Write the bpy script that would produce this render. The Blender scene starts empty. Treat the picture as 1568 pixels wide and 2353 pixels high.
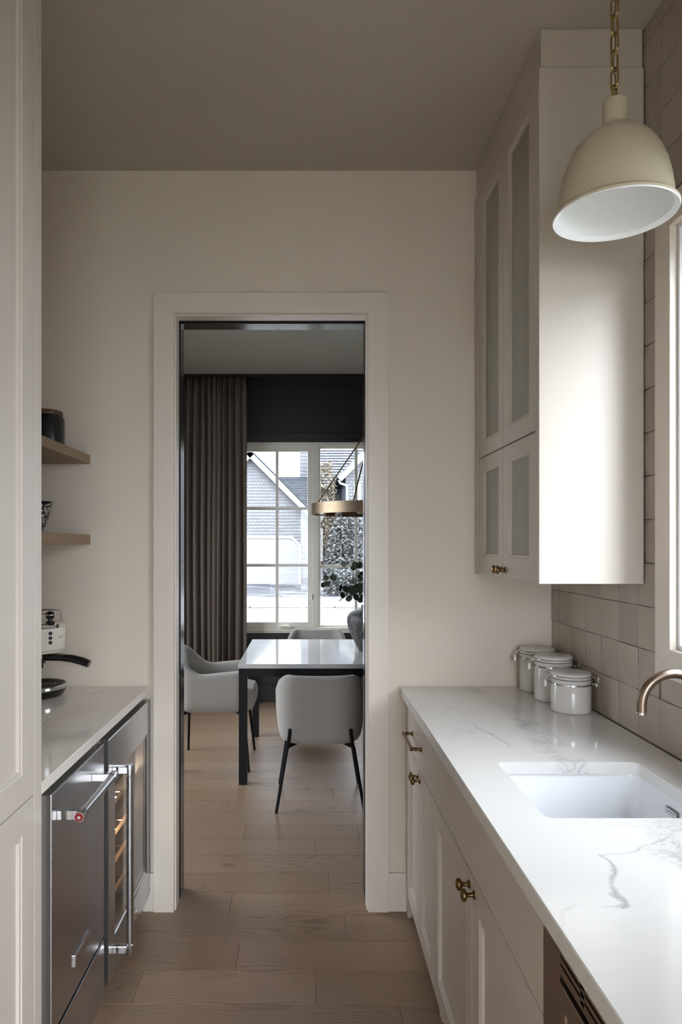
import bpy, bmesh, math, random
from mathutils import Vector, Matrix
R = math.radians
random.seed(7)
scene = bpy.context.scene
COL = scene.collection

# ------------------------------------------------------------------ camera, sky, exposure
cam_d = bpy.data.cameras.new('camera')
cam = bpy.data.objects.new('camera', cam_d)
COL.objects.link(cam)
cam.location = (0, 0, 1.488)
cam.rotation_euler = (R(90), 0, 0)
cam_d.sensor_fit = 'HORIZONTAL'
cam_d.sensor_width = 24.0
cam_d.lens = 24.0 * 1580 / 1568
cam_d.shift_x = (784 - 705) / 1568
cam_d.shift_y = (1252 - 1176.5) / 1568
cam_d.clip_start = 0.02
cam_d.clip_end = 300
scene.camera = cam

world = bpy.data.worlds.new('overcast_sky')
scene.world = world
world.use_nodes = True
wn = world.node_tree.nodes
# standard overcast sky: luminance (1 + 2 sin(altitude)) / 3 of the zenith
wl_ = world.node_tree.links
w_co = wn.new('ShaderNodeTexCoord')
w_sep = wn.new('ShaderNodeSeparateXYZ')
w_max = wn.new('ShaderNodeMath'); w_max.operation = 'MAXIMUM'; w_max.inputs[1].default_value = 0.0
w_mad = wn.new('ShaderNodeMath'); w_mad.operation = 'MULTIPLY_ADD'
SKY = 11.0
w_mad.inputs[1].default_value = SKY * 2 / 3
w_mad.inputs[2].default_value = SKY / 3
wl_.new(w_co.outputs['Generated'], w_sep.inputs[0])
wl_.new(w_sep.outputs[2], w_max.inputs[0])
wl_.new(w_max.outputs[0], w_mad.inputs[0])
wl_.new(w_mad.outputs[0], wn['Background'].inputs[1])
wn['Background'].inputs[0].default_value = (0.89, 0.925, 1.0, 1)

# hazy low winter sun behind the viewer's right shoulder
sun_d = bpy.data.lights.new('hazy_sun', 'SUN')
sun_d.energy = 1.35
sun_d.angle = R(26)
sun_d.color = (0.94, 0.97, 1.0)
sun = bpy.data.objects.new('hazy_sun', sun_d)
COL.objects.link(sun)
sun.rotation_euler = Vector((-0.46, 0.89, -0.34)).to_track_quat('-Z', 'Y').to_euler()

vs = scene.view_settings
vs.view_transform = 'Standard'
vs.look = 'None'
vs.exposure = 2.05
vs.gamma = 1.0
vs.use_curve_mapping = False
scene.cycles.max_bounces = 10
scene.cycles.diffuse_bounces = 6
scene.cycles.glossy_bounces = 5
scene.cycles.transmission_bounces = 8
scene.cycles.transparent_max_bounces = 12
scene.cycles.sample_clamp_indirect = 6.0


def portal(name, loc, rot, sx, sy):
    l = bpy.data.lights.new(name, 'AREA')
    l.shape = 'RECTANGLE'
    l.size = sx
    l.size_y = sy
    l.cycles.is_portal = True
    o = bpy.data.objects.new(name, l)
    o.location = loc
    o.rotation_euler = rot
    COL.objects.link(o)
    return o


# openings that let the sky in
W1 = dict(y0=0.98, y1=1.865, z0=1.203, z1=2.355)          # pantry window, right wall
W2 = dict(x0=-0.66, x1=1.606, z0=0.665, z1=2.463)         # dining window, far wall
portal('pantry_window_sky', (1.16, (W1['y0'] + W1['y1']) / 2, (W1['z0'] + W1['z1']) / 2), (0, R(90), 0), W1['z1'] - W1['z0'], W1['y1'] - W1['y0'])
portal('dining_window_sky', ((W2['x0'] + W2['x1']) / 2, 6.70, (W2['z0'] + W2['z1']) / 2), (R(-90), 0, 0), W2['x1'] - W2['x0'], W2['z1'] - W2['z0'])
portal('added_door_sky', (0.38, -2.16, 1.2), (R(90), 0, 0), 1.16, 2.4)
portal('dining_side_window_sky', (-2.55, 4.4, 1.70), (0, R(-90), 0), 1.5, 2.2)

# ------------------------------------------------------------------ materials
MATS = {}


class NT:
    def __init__(self, name):
        m = bpy.data.materials.new(name)
        m.use_nodes = True
        self.m = m
        self.t = m.node_tree
        self.n = self.t.nodes
        self.b = self.n['Principled BSDF']
        self.out = self.n['Material Output']

    def new(self, typ, **kw):
        nd = self.n.new(typ)
        for k, v in kw.items():
            setattr(nd, k, v)
        return nd

    def link(self, a, b):
        self.t.links.new(a, b)

    def set(self, sock, v):
        if hasattr(v, 'is_linked') or isinstance(v, bpy.types.NodeSocket):
            self.link(v, sock)
        else:
            sock.default_value = v

    def math(self, op, a, b=0.0, clamp=False):
        nd = self.new('ShaderNodeMath', operation=op, use_clamp=clamp)
        self.set(nd.inputs[0], a)
        self.set(nd.inputs[1], b)
        return nd.outputs[0]

    def vmath(self, op, a, b=(0, 0, 0)):
        nd = self.new('ShaderNodeVectorMath', operation=op)
        self.set(nd.inputs[0], a)
        if op == 'SCALE':
            self.set(nd.inputs['Scale'], b)
        else:
            self.set(nd.inputs[1], b)
        return nd.outputs['Value'] if op in ('DOT_PRODUCT', 'LENGTH', 'DISTANCE') else nd.outputs['Vector']

    def coord(self, kind='Object'):
        return self.new('ShaderNodeTexCoord').outputs[kind]

    def mapping(self, v, scale=(1, 1, 1), loc=(0, 0, 0), rot=(0, 0, 0)):
        nd = self.new('ShaderNodeMapping')
        self.link(v, nd.inputs[0])
        nd.inputs['Scale'].default_value = scale
        nd.inputs['Location'].default_value = loc
        nd.inputs['Rotation'].default_value = rot
        return nd.outputs[0]

    def noise(self, v, scale=5.0, detail=3.0, rough=0.5, dist=0.0, out='Fac'):
        nd = self.new('ShaderNodeTexNoise')
        if v is not None:
            self.link(v, nd.inputs['Vector'])
        nd.inputs['Scale'].default_value = scale
        nd.inputs['Detail'].default_value = detail
        nd.inputs['Roughness'].default_value = rough
        nd.inputs['Distortion'].default_value = dist
        return nd.outputs[out]

    def ramp(self, fac, stops):
        nd = self.new('ShaderNodeValToRGB')
        self.set(nd.inputs[0], fac)
        cr = nd.color_ramp
        while len(cr.elements) < len(stops):
            cr.elements.new(0.5)
        for e, (p, c) in zip(cr.elements, stops):
            e.position = p
            e.color = (c, c, c, 1) if isinstance(c, (int, float)) else (*c, 1)
        return nd.outputs[0]

    def mix(self, fac, a, b, blend='MIX'):
        nd = self.new('ShaderNodeMix', data_type='RGBA', blend_type=blend)
        self.set(nd.inputs[0], fac)
        self.set(nd.inputs[6], a if not isinstance(a, tuple) else (*a, 1))
        self.set(nd.inputs[7], b if not isinstance(b, tuple) else (*b, 1))
        return nd.outputs[2]

    def bump(self, h, strength=0.2, dist=0.01):
        nd = self.new('ShaderNodeBump')
        nd.inputs['Strength'].default_value = strength
        nd.inputs['Distance'].default_value = dist
        self.link(h, nd.inputs['Height'])
        self.link(nd.outputs[0], self.b.inputs['Normal'])

    def base(self, c):
        self.set(self.b.inputs['Base Color'], c if not isinstance(c, tuple) else (*c, 1))

    def p(self, **kw):
        for k, v in kw.items():
            self.set(self.b.inputs[k.replace('_', ' ')], v)


def reg(name):
    def deco(f):
        nt = NT(name)
        f(nt)
        MATS[name] = nt.m
        return f
    return deco


def paint(name, col, rough=0.45, var=0.03, bump=0.04, scale=60, spec=0.5):
    nt = NT(name)
    n1 = nt.noise(nt.coord(), 3.0, 3)
    c2 = tuple(max(0, c * (1 - var * 2)) for c in col)
    nt.base(nt.mix(n1, col, c2))
    nt.p(Roughness=rough)
    nt.b.inputs['Specular IOR Level'].default_value = spec
    if bump:
        nt.bump(nt.noise(nt.coord(), scale, 4), bump, 0.002)
    MATS[name] = nt.m


def metal(name, col, rough=0.3, brush=None, var=0.1, rvar=0.12):
    nt = NT(name)
    v = nt.coord()
    if brush:
        v = nt.mapping(v, brush)
    n1 = nt.noise(v, 40, 3)
    nt.base(nt.mix(n1, col, tuple(c * (1 - var) for c in col)))
    nt.p(Metallic=1.0, Roughness=nt.math('ADD', nt.math('MULTIPLY', n1, rvar), rough - rvar / 2))
    MATS[name] = nt.m


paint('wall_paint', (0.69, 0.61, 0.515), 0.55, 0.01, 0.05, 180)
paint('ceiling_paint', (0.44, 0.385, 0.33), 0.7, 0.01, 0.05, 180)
paint('cabinet_paint', (0.535, 0.475, 0.41), 0.38, 0.008, 0.02, 150)
paint('trim_paint', (0.70, 0.625, 0.545), 0.36, 0.008, 0.02, 150)
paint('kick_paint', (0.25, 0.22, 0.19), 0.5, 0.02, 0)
paint('cabinet_gap', (0.05, 0.043, 0.037), 0.6, 0.02, 0)
paint('dark_wall_paint', (0.030, 0.026, 0.024), 0.4, 0.02, 0.03, 150)
paint('dark_gloss_paint', (0.035, 0.032, 0.031), 0.16, 0.02, 0.01, 100)
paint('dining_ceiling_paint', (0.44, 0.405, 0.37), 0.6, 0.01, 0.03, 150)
paint('black_plastic', (0.010, 0.010, 0.010), 0.22, 0.02, 0)
paint('black_void', (0.006, 0.006, 0.006), 0.8, 0.0, 0)
paint('black_metal', (0.007, 0.007, 0.008), 0.5, 0.05, 0.02, 300, 0.25)
paint('black_ceramic', (0.008, 0.009, 0.011), 0.3, 0.05, 0.02, 80)
paint('dark_wood', (0.10, 0.042, 0.018), 0.4, 0.2, 0.03, 60)
paint('cream_enamel', (0.58, 0.51, 0.38), 0.33, 0.02, 0.015, 40)
paint('white_enamel', (0.84, 0.84, 0.84), 0.28, 0.01, 0.01, 40)
paint('cream_plastic', (0.72, 0.68, 0.58), 0.25, 0.01, 0)
paint('canister_glaze', (0.66, 0.63, 0.59), 0.22, 0.02, 0.02, 30)
paint('sink_ceramic', (0.80, 0.81, 0.83), 0.15, 0.01, 0)
paint('gasket', (0.16, 0.155, 0.15), 0.5, 0.02, 0)
paint('window_vinyl', (0.88, 0.84, 0.74), 0.35, 0.01, 0)
paint('pantry_sash', (0.82, 0.83, 0.84), 0.35, 0.01, 0)
paint('white_dish', (0.80, 0.79, 0.76), 0.2, 0.01, 0)
paint('grey_mark', (0.22, 0.21, 0.20), 0.5, 0.0, 0)
paint('red_enamel', (0.22, 0.006, 0.008), 0.2, 0.05, 0)
paint('fridge_liner', (0.10, 0.10, 0.10), 0.4, 0.02, 0)
paint('rack_wood', (0.62, 0.45, 0.30), 0.45, 0.1, 0.02, 60)
paint('white_trim_outside', (0.62, 0.62, 0.61), 0.5, 0.02, 0)
paint('garage_paint', (0.36, 0.36, 0.365), 0.5, 0.02, 0)
paint('concrete', (0.14, 0.14, 0.145), 0.8, 0.1, 0.1, 20)
paint('bark', (0.10, 0.075, 0.055), 0.8, 0.2, 0.2, 20)
paint('track_black', (0.012, 0.011, 0.010), 0.5, 0.0, 0)
paint('plant_stem', (0.075, 0.06, 0.035), 0.6, 0.1, 0)
metal('stainless', (0.52, 0.52, 0.535), 0.25, (1, .04, 14), .04, .03)
metal('stainless_dark', (0.40, 0.32, 0.26), 0.33, (1, .04, 14), .04, .03)  # stainless; the microwave's warm floor reflection is put into this colour
metal('chrome', (0.72, 0.72, 0.72), 0.10)
metal('antique_brass', (0.22, 0.135, 0.055), 0.30)
metal('chain_brass', (0.50, 0.355, 0.13), 0.24)
metal('bronze', (0.30, 0.222, 0.17), 0.30)
metal('satin_brass', (0.36, 0.265, 0.175), 0.42)


@reg('oak_floor')
def _(nt):
    rnd = nt.new('ShaderNodeObjectInfo').outputs['Random']
    co = nt.coord()
    off = nt.new('ShaderNodeCombineXYZ')
    nt.link(nt.math('MULTIPLY', rnd, 31.0), off.inputs[0])
    nt.link(nt.math('MULTIPLY', rnd, 7.3), off.inputs[1])
    v = nt.vmath('ADD', co, off.outputs[0])
    warp = nt.noise(nt.mapping(v, (1.1, 5.0, 1)), 1.3, 2, out='Color')
    vw = nt.vmath('ADD', nt.mapping(v, (0.5, 5.5, 1)), nt.vmath('SCALE', warp, 1.5))
    wv = nt.new('ShaderNodeTexWave', wave_type='BANDS', bands_direction='Y')
    nt.link(vw, wv.inputs['Vector'])
    wv.inputs['Scale'].default_value = 2.6
    wv.inputs['Distortion'].default_value = 1.2
    wv.inputs['Detail'].default_value = 2.0
    ring = nt.ramp(wv.outputs['Fac'], [(0.0, 1.0), (0.22, 0.25), (0.5, 0.0), (1.0, 0.1)])
    fine = nt.noise(nt.mapping(v, (3, 90, 1)), 6, 4, 0.6)
    tone = nt.ramp(rnd, [(0.0, (0.25, 0.158, 0.096)), (0.35, (0.295, 0.192, 0.12)), (0.7, (0.265, 0.175, 0.113)), (1.0, (0.335, 0.222, 0.144))])
    cloud = nt.noise(nt.mapping(v, (1.0, 4.0, 1)), 2.0, 3)
    patch = nt.ramp(nt.noise(nt.mapping(v, (0.9, 3.0, 1)), 1.4, 2), [(0.40, 0.15), (0.62, 1.0)])
    c = nt.mix(nt.math('MULTIPLY', nt.math('MULTIPLY', ring, patch), 0.62), tone, (0.105, 0.062, 0.034))
    c = nt.mix(nt.math('MULTIPLY', fine, 0.22), c, (0.17, 0.11, 0.07))
    c = nt.mix(nt.math('MULTIPLY', cloud, 0.25), c, (0.33, 0.24, 0.17))
    kn = nt.new('ShaderNodeTexVoronoi')
    nt.link(nt.mapping(v, (1.2, 2.6, 0)), kn.inputs['Vector'])
    kn.inputs['Scale'].default_value = 1.3
    knot = nt.ramp(kn.outputs['Distance'], [(0.0, 1.0), (0.045, 0.6), (0.085, 0.0)])
    c = nt.mix(nt.math('MULTIPLY', knot, 0.55), c, (0.07, 0.04, 0.025))
    nt.base(c)
    nt.p(Roughness=nt.math('ADD', nt.math('MULTIPLY', fine, 0.12), 0.33))
    nt.bump(nt.math('ADD', nt.math('MULTIPLY', ring, 0.5), fine), 0.10, 0.001)


@reg('shelf_oak')
def _(nt):
    v = nt.mapping(nt.coord(), (14, 1.2, 14))
    n1 = nt.noise(v, 3.0, 4, 0.6, 0.6)
    n2 = nt.noise(nt.mapping(nt.coord(), (120, 4, 120)), 3, 3)
    c = nt.ramp(n1, [(0.25, (0.20, 0.128, 0.070)), (0.55, (0.27, 0.182, 0.105)), (0.8, (0.24, 0.158, 0.088))])
    nt.base(nt.mix(nt.math('MULTIPLY', n2, 0.3), c, (0.15, 0.092, 0.05)))
    nt.p(Roughness=0.5)
    nt.bump(n2, 0.08, 0.001)


def stone(name, base, segs, vein, rough=0.10, fine=0.25, cloud=(0.66, 0.645, 0.62)):
    """polished stone; segs are veins (ax, ay, bx, by, width, strength) in the slab's own coordinates"""
    nt = NT(name)
    co = nt.coord()
    n1 = nt.vmath('SUBTRACT', nt.noise(co, 5.0, 2, out='Color'), (0.5, 0.5, 0.5))
    n2 = nt.vmath('SUBTRACT', nt.noise(co, 26.0, 3, out='Color'), (0.5, 0.5, 0.5))
    p = nt.vmath('ADD', co, nt.vmath('SCALE', n1, 0.16))
    p = nt.vmath('ADD', p, nt.vmath('SCALE', n2, 0.035))
    p = nt.vmath('MULTIPLY', p, (1, 1, 0))
    brk = nt.ramp(nt.noise(co, 9.0, 3), [(0.36, 0.15), (0.56, 1.0)])
    total = None
    threads = nt.math('ABSOLUTE', nt.math('SUBTRACT', nt.noise(co, 30.0, 4, 0.6, 1.2), 0.5))
    threads = nt.math('SUBTRACT', 1.0, nt.math('DIVIDE', threads, 0.035), clamp=True)
    for ax, ay, bx, by, w, s in segs:
        ba = Vector((bx - ax, by - ay, 0))
        pa = nt.vmath('SUBTRACT', p, (ax, ay, 0))
        h = nt.math('DIVIDE', nt.vmath('DOT_PRODUCT', pa, tuple(ba)), ba.length_squared, clamp=True)
        d = nt.vmath('LENGTH', nt.vmath('SUBTRACT', pa, nt.vmath('SCALE', tuple(ba), h)))
        core = nt.math('SUBTRACT', 1.0, nt.math('DIVIDE', d, w), clamp=True)
        if w >= .02:            # wide veins break into a mesh of fine threads
            core = nt.math('MULTIPLY', nt.math('POWER', core, 0.6), nt.math('ADD', nt.math('MULTIPLY', threads, 0.85), 0.22))
        core = nt.math('MULTIPLY', core, s)
        total = core if total is None else nt.math('MAXIMUM', total, core)
    # feathery stringers round the veins
    st = nt.math('ABSOLUTE', nt.math('SUBTRACT', nt.noise(co, 7.0, 5, 0.62, 0.8), 0.5))
    st = nt.math('SUBTRACT', 1.0, nt.math('DIVIDE', st, 0.018), clamp=True)
    msk = nt.ramp(nt.noise(co, 2.1, 1), [(0.50, 0.0), (0.66, 1.0)])
    st = nt.math('MULTIPLY', nt.math('MULTIPLY', st, msk), fine)
    if total is None:
        total = st
    else:
        total = nt.math('MAXIMUM', nt.math('MULTIPLY', total, brk), st)
    cl = nt.ramp(nt.noise(co, 1.7, 3), [(0.4, 0.0), (0.75, 0.5)])
    c = nt.mix(cl, base, cloud)
    nt.base(nt.mix(total, c, vein))
    nt.p(Roughness=rough)
    MATS[name] = nt.m


stone('quartz_right', (0.71, 0.69, 0.66), [
    (0.66, 2.76, 0.71, 2.35, 0.050, 0.75), (0.70, 2.40, 0.735, 2.15, 0.040, 0.95), (0.735, 2.15, 0.68, 1.83, 0.055, 0.8),
    (0.50, 2.45, 0.58, 2.05, 0.006, 0.5), (0.55, 2.2, 0.60, 1.86, 0.006, 0.6),
    (0.76, 1.45, 0.66, 1.18, 0.055, 0.75), (0.69, 1.30, 0.72, 0.95, 0.012, 0.55),
    (0.76, 1.40, 0.555, 1.28, 0.006, 0.6), (0.555, 1.28, 0.50, 1.08, 0.007, 0.75), (0.50, 1.09, 0.39, 1.00, 0.006, 0.6)],
    (0.30, 0.29, 0.28))
stone('quartz_left', (0.72, 0.66, 0.58), [
    (-1.2, 2.45, -0.95, 2.55, 0.03, 0.4), (-0.95, 2.55, -0.68, 2.78, 0.012, 0.55), (-0.92, 2.5, -0.80, 2.2, 0.006, 0.6),
    (-0.80, 2.2, -0.95, 1.9, 0.005, 0.6), (-1.1, 2.2, -0.7, 2.42, 0.005, 0.4)], (0.33, 0.30, 0.26), rough=0.09)
stone('table_marble', (0.74, 0.73, 0.72), [(-0.4, 4.3, 0.6, 5.0, 0.02, 0.5), (0.2, 4.3, 1.0, 5.3, 0.015, 0.5)], (0.45, 0.44, 0.43), rough=0.08, fine=0.35, cloud=(0.60, 0.59, 0.58))


@reg('zellige')
def _(nt):
    rnd = nt.new('ShaderNodeObjectInfo').outputs['Random']
    co = nt.coord()
    off = nt.new('ShaderNodeCombineXYZ')
    nt.link(nt.math('MULTIPLY', rnd, 17.0), off.inputs[1])
    nt.link(nt.math('MULTIPLY', rnd, 29.0), off.inputs[2])
    v = nt.vmath('ADD', co, off.outputs[0])
    streak = nt.noise(nt.mapping(v, (1, 26, 5)), 1.6, 4, 0.6)
    blot = nt.noise(v, 14, 3)
    tone = nt.ramp(rnd, [(0.0, (0.29, 0.238, 0.195)), (0.3, (0.42, 0.352, 0.288)), (0.7, (0.36, 0.30, 0.247)), (0.9, (0.47, 0.40, 0.33)), (1.0, (0.26, 0.215, 0.182))])
    c = nt.mix(nt.math('MULTIPLY', streak, 0.5), tone, (0.55, 0.475, 0.395))
    c = nt.mix(nt.math('MULTIPLY', blot, 0.35), c, (0.24, 0.198, 0.165))
    nt.base(c)
    nt.p(Roughness=0.32)
    nt.bump(nt.noise(v, 24, 3), 0.22, 0.004)


@reg('grout')
def _(nt):
    nt.base(nt.mix(nt.noise(nt.coord(), 60, 3), (0.38, 0.325, 0.27), (0.31, 0.262, 0.215)))
    nt.p(Roughness=0.85)


@reg('curtain_linen')
def _(nt):
    co = nt.coord()
    wv = nt.noise(nt.mapping(co, (140, 140, 600)), 1.0, 2)
    wh = nt.noise(nt.mapping(co, (30, 30, 260)), 1.0, 3)
    c = nt.ramp(wh, [(0.3, (0.105, 0.078, 0.059)), (0.7, (0.155, 0.118, 0.091))])
    nt.base(nt.mix(nt.math('MULTIPLY', wv, 0.4), c, (0.11, 0.083, 0.065)))
    nt.p(Roughness=0.9)
    nt.b.inputs['Sheen Weight'].default_value = 0.2
    tr = nt.new('ShaderNodeBsdfTranslucent')
    tr.inputs[0].default_value = (0.30, 0.21, 0.14, 1)
    mx = nt.new('ShaderNodeMixShader')
    mx.inputs[0].default_value = 0.10
    nt.link(nt.b.outputs[0], mx.inputs[1])
    nt.link(tr.outputs[0], mx.inputs[2])
    nt.link(mx.outputs[0], nt.out.inputs[0])
    nt.bump(wv, 0.2, 0.002)


@reg('chair_fabric')
def _(nt):
    co = nt.coord()
    n1 = nt.noise(co, 420, 2)
    n2 = nt.noise(co, 4, 2)
    c = nt.mix(n2, (0.44, 0.405, 0.36), (0.385, 0.352, 0.315))
    nt.base(nt.mix(nt.math('MULTIPLY', n1, 0.35), c, (0.34, 0.315, 0.285)))
    nt.p(Roughness=0.92)
    nt.b.inputs['Sheen Weight'].default_value = 0.25
    nt.bump(n1, 0.25, 0.001)


@reg('vase_glaze')
def _(nt):
    co = nt.coord()
    n1 = nt.noise(nt.mapping(co, (60, 60, 4)), 1.6, 4, 0.7, 0.4)
    line = nt.ramp(n1, [(0.50, 0.0), (0.56, 1.0), (0.62, 0.0)])
    nt.base(nt.mix(nt.math('MULTIPLY', line, 0.8), (0.040, 0.034, 0.032), (0.27, 0.25, 0.235)))
    nt.p(Roughness=0.45)
    nt.bump(line, 0.3, 0.002)


@reg('bowl_pattern')
def _(nt):
    co = nt.coord()
    vo = nt.new('ShaderNodeTexVoronoi')
    nt.link(nt.mapping(co, (1, 1, 1.4)), vo.inputs['Vector'])
    vo.inputs['Scale'].default_value = 95
    spot = nt.ramp(vo.outputs['Distance'], [(0.38, 1.0), (0.50, 0.0)])
    nt.base(nt.mix(spot, (0.02, 0.017, 0.014), (0.55, 0.51, 0.44)))
    nt.p(Roughness=0.5)


@reg('leaf')
def _(nt):
    rnd = nt.new('ShaderNodeObjectInfo').outputs['Random']
    c = nt.ramp(rnd, [(0.0, (0.030, 0.045, 0.022)), (0.5, (0.055, 0.078, 0.042)), (1.0, (0.10, 0.125, 0.068))])
    nt.base(nt.mix(nt.noise(nt.coord(), 60, 2), c, (0.07, 0.10, 0.06)))
    nt.p(Roughness=0.55)


def thin_glass(name, tint, rough=0.0, refl=0.09, frost=0.0, etch=None):
    nt = NT(name)
    tr = nt.new('ShaderNodeBsdfTransparent')
    tr.inputs[0].default_value = (*tint, 1)
    gl = nt.new('ShaderNodeBsdfGlossy')
    gl.inputs['Roughness'].default_value = rough
    lw = nt.new('ShaderNodeLayerWeight')
    lw.inputs[0].default_value = 0.5
    fac = nt.math('ADD', nt.math('MULTIPLY', nt.math('POWER', lw.outputs['Facing'], 5.0), 0.9), refl / 2, clamp=True)
    base = tr.outputs[0]
    if frost:
        rf = nt.new('ShaderNodeBsdfRefraction')
        rf.inputs['Roughness'].default_value = 0.30
        rf.inputs['IOR'].default_value = 1.04
        rf.inputs[0].default_value = (*tint, 1)
        m0 = nt.new('ShaderNodeMixShader')
        m0.inputs[0].default_value = frost
        nt.link(tr.outputs[0], m0.inputs[1])
        nt.link(rf.outputs[0], m0.inputs[2])
        base = m0.outputs[0]
    if etch:
        df = nt.new('ShaderNodeBsdfDiffuse')
        df.inputs[0].default_value = (*etch, 1)
        m1 = nt.new('ShaderNodeMixShader')
        m1.inputs[0].default_value = 0.48
        nt.link(base, m1.inputs[1])
        nt.link(df.outputs[0], m1.inputs[2])
        base = m1.outputs[0]
    mx = nt.new('ShaderNodeMixShader')
    nt.link(fac, mx.inputs[0])
    nt.link(base, mx.inputs[1])
    nt.link(gl.outputs[0], mx.inputs[2])
    nt.link(mx.outputs[0], nt.out.inputs[0])
    MATS[name] = nt.m


thin_glass('window_glass', (0.93, 0.95, 0.96))
thin_glass('lowe_glass', (0.47, 0.48, 0.485))
thin_glass('pantry_glass', (0.68, 0.70, 0.71))
thin_glass('cabinet_glass', (0.84, 0.82, 0.76), 0.18, 0.05, 0.35, (0.58, 0.56, 0.49))
thin_glass('fridge_glass', (0.55, 0.52, 0.50), 0.02, 0.16)


@reg('bulb_glass')
def _(nt):
    nt.base((0.85, 0.82, 0.76))
    nt.p(Roughness=0.08)
    nt.b.inputs['Transmission Weight'].default_value = 0.6


def shingles(name, c1, c2, mortar, w, h, msize=0.012):
    nt = NT(name)
    co = nt.coord()
    br = nt.new('ShaderNodeTexBrick')
    sw = nt.new('ShaderNodeSeparateXYZ')
    nt.link(co, sw.inputs[0])
    cb = nt.new('ShaderNodeCombineXYZ')
    nt.link(nt.math('ADD', sw.outputs[0], sw.outputs[1]), cb.inputs[0])
    nt.link(sw.outputs[2], cb.inputs[1])
    nt.link(cb.outputs[0], br.inputs['Vector'])
    br.inputs['Color1'].default_value = (*c1, 1)
    br.inputs['Color2'].default_value = (*c2, 1)
    br.inputs['Mortar'].default_value = (*mortar, 1)
    br.inputs['Scale'].default_value = 1.0
    br.inputs['Mortar Size'].default_value = msize
    br.inputs['Brick Width'].default_value = w
    br.inputs['Row Height'].default_value = h
    nz = nt.noise(nt.mapping(co, (9, 9, 3)), 1.5, 3)
    nt.base(nt.mix(nt.math('MULTIPLY', nz, 0.5), br.outputs['Color'], c1))
    nt.p(Roughness=0.85)
    MATS[name] = nt.m


shingles('shingle_pale', (0.27, 0.275, 0.285), (0.215, 0.22, 0.23), (0.115, 0.118, 0.126), 0.16, 0.14)
shingles('shingle_dark', (0.055, 0.062, 0.075), (0.042, 0.048, 0.06), (0.025, 0.027, 0.032), 0.3, 0.2)


@reg('snowy_roof')
def _(nt):
    co = nt.coord()
    n = nt.noise(nt.mapping(co, (1.5, 4, 4)), 2.5, 4)
    nt.base(nt.mix(nt.ramp(n, [(0.42, 0.0), (0.60, 1.0)]), (0.24, 0.25, 0.27), (0.085, 0.09, 0.10)))
    nt.p(Roughness=0.8)


@reg('snow')
def _(nt):
    co = nt.coord()
    n = nt.noise(nt.mapping(co, (0.25, 1.0, 1)), 0.9, 4)
    nt.base(nt.ramp(n, [(0.35, (0.27, 0.265, 0.262)), (0.55, (0.33, 0.33, 0.335))]))
    nt.p(Roughness=0.8)


@reg('dark_bounce_ground')  # dark tone weakens the light bounced off the unseen ground
def _(nt):
    n = nt.noise(nt.coord(), 1.5, 5, 0.65)
    nt.base(nt.ramp(n, [(0.40, (0.045, 0.05, 0.028)), (0.62, (0.085, 0.085, 0.055)), (0.74, (0.22, 0.22, 0.22))]))
    nt.p(Roughness=0.9)


@reg('snowy_asphalt')
def _(nt):
    co = nt.coord()
    n = nt.noise(nt.mapping(co, (0.55, 0.8, 1)), 1.4, 5, 0.65, 0.5)
    nt.base(nt.ramp(n, [(0.48, (0.050, 0.053, 0.060)), (0.54, (0.085, 0.09, 0.10)), (0.64, (0.30, 0.30, 0.305))]))
    nt.p(Roughness=0.8)


@reg('snowy_road')
def _(nt):
    co = nt.coord()
    n = nt.noise(nt.mapping(co, (0.08, 0.9, 1)), 1.2, 5, 0.6, 0.3)
    nt.base(nt.ramp(n, [(0.38, (0.17, 0.165, 0.165)), (0.55, (0.255, 0.25, 0.248)), (0.7, (0.32, 0.32, 0.325))]))
    nt.p(Roughness=0.8)


@reg('frosted_foliage')
def _(nt):
    co = nt.coord()
    n = nt.noise(co, 9.0, 4, 0.7)
    nt.base(nt.ramp(n, [(0.38, (0.020, 0.026, 0.022)), (0.50, (0.075, 0.080, 0.078)), (0.58, (0.26, 0.26, 0.265))]))
    nt.p(Roughness=0.8)


@reg('dry_foliage')
def _(nt):
    co = nt.coord()
    n = nt.noise(co, 6.0, 4, 0.7)
    nt.base(nt.ramp(n, [(0.36, (0.045, 0.04, 0.028)), (0.52, (0.16, 0.125, 0.07)), (0.64, (0.26, 0.25, 0.23))]))
    nt.p(Roughness=0.8)


@reg('drip_tray')
def _(nt):
    nt.base(nt.mix(nt.noise(nt.coord(), 80, 2), (0.06, 0.045, 0.035), (0.09, 0.07, 0.055)))
    nt.p(Metallic=0.6, Roughness=0.35)


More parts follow.
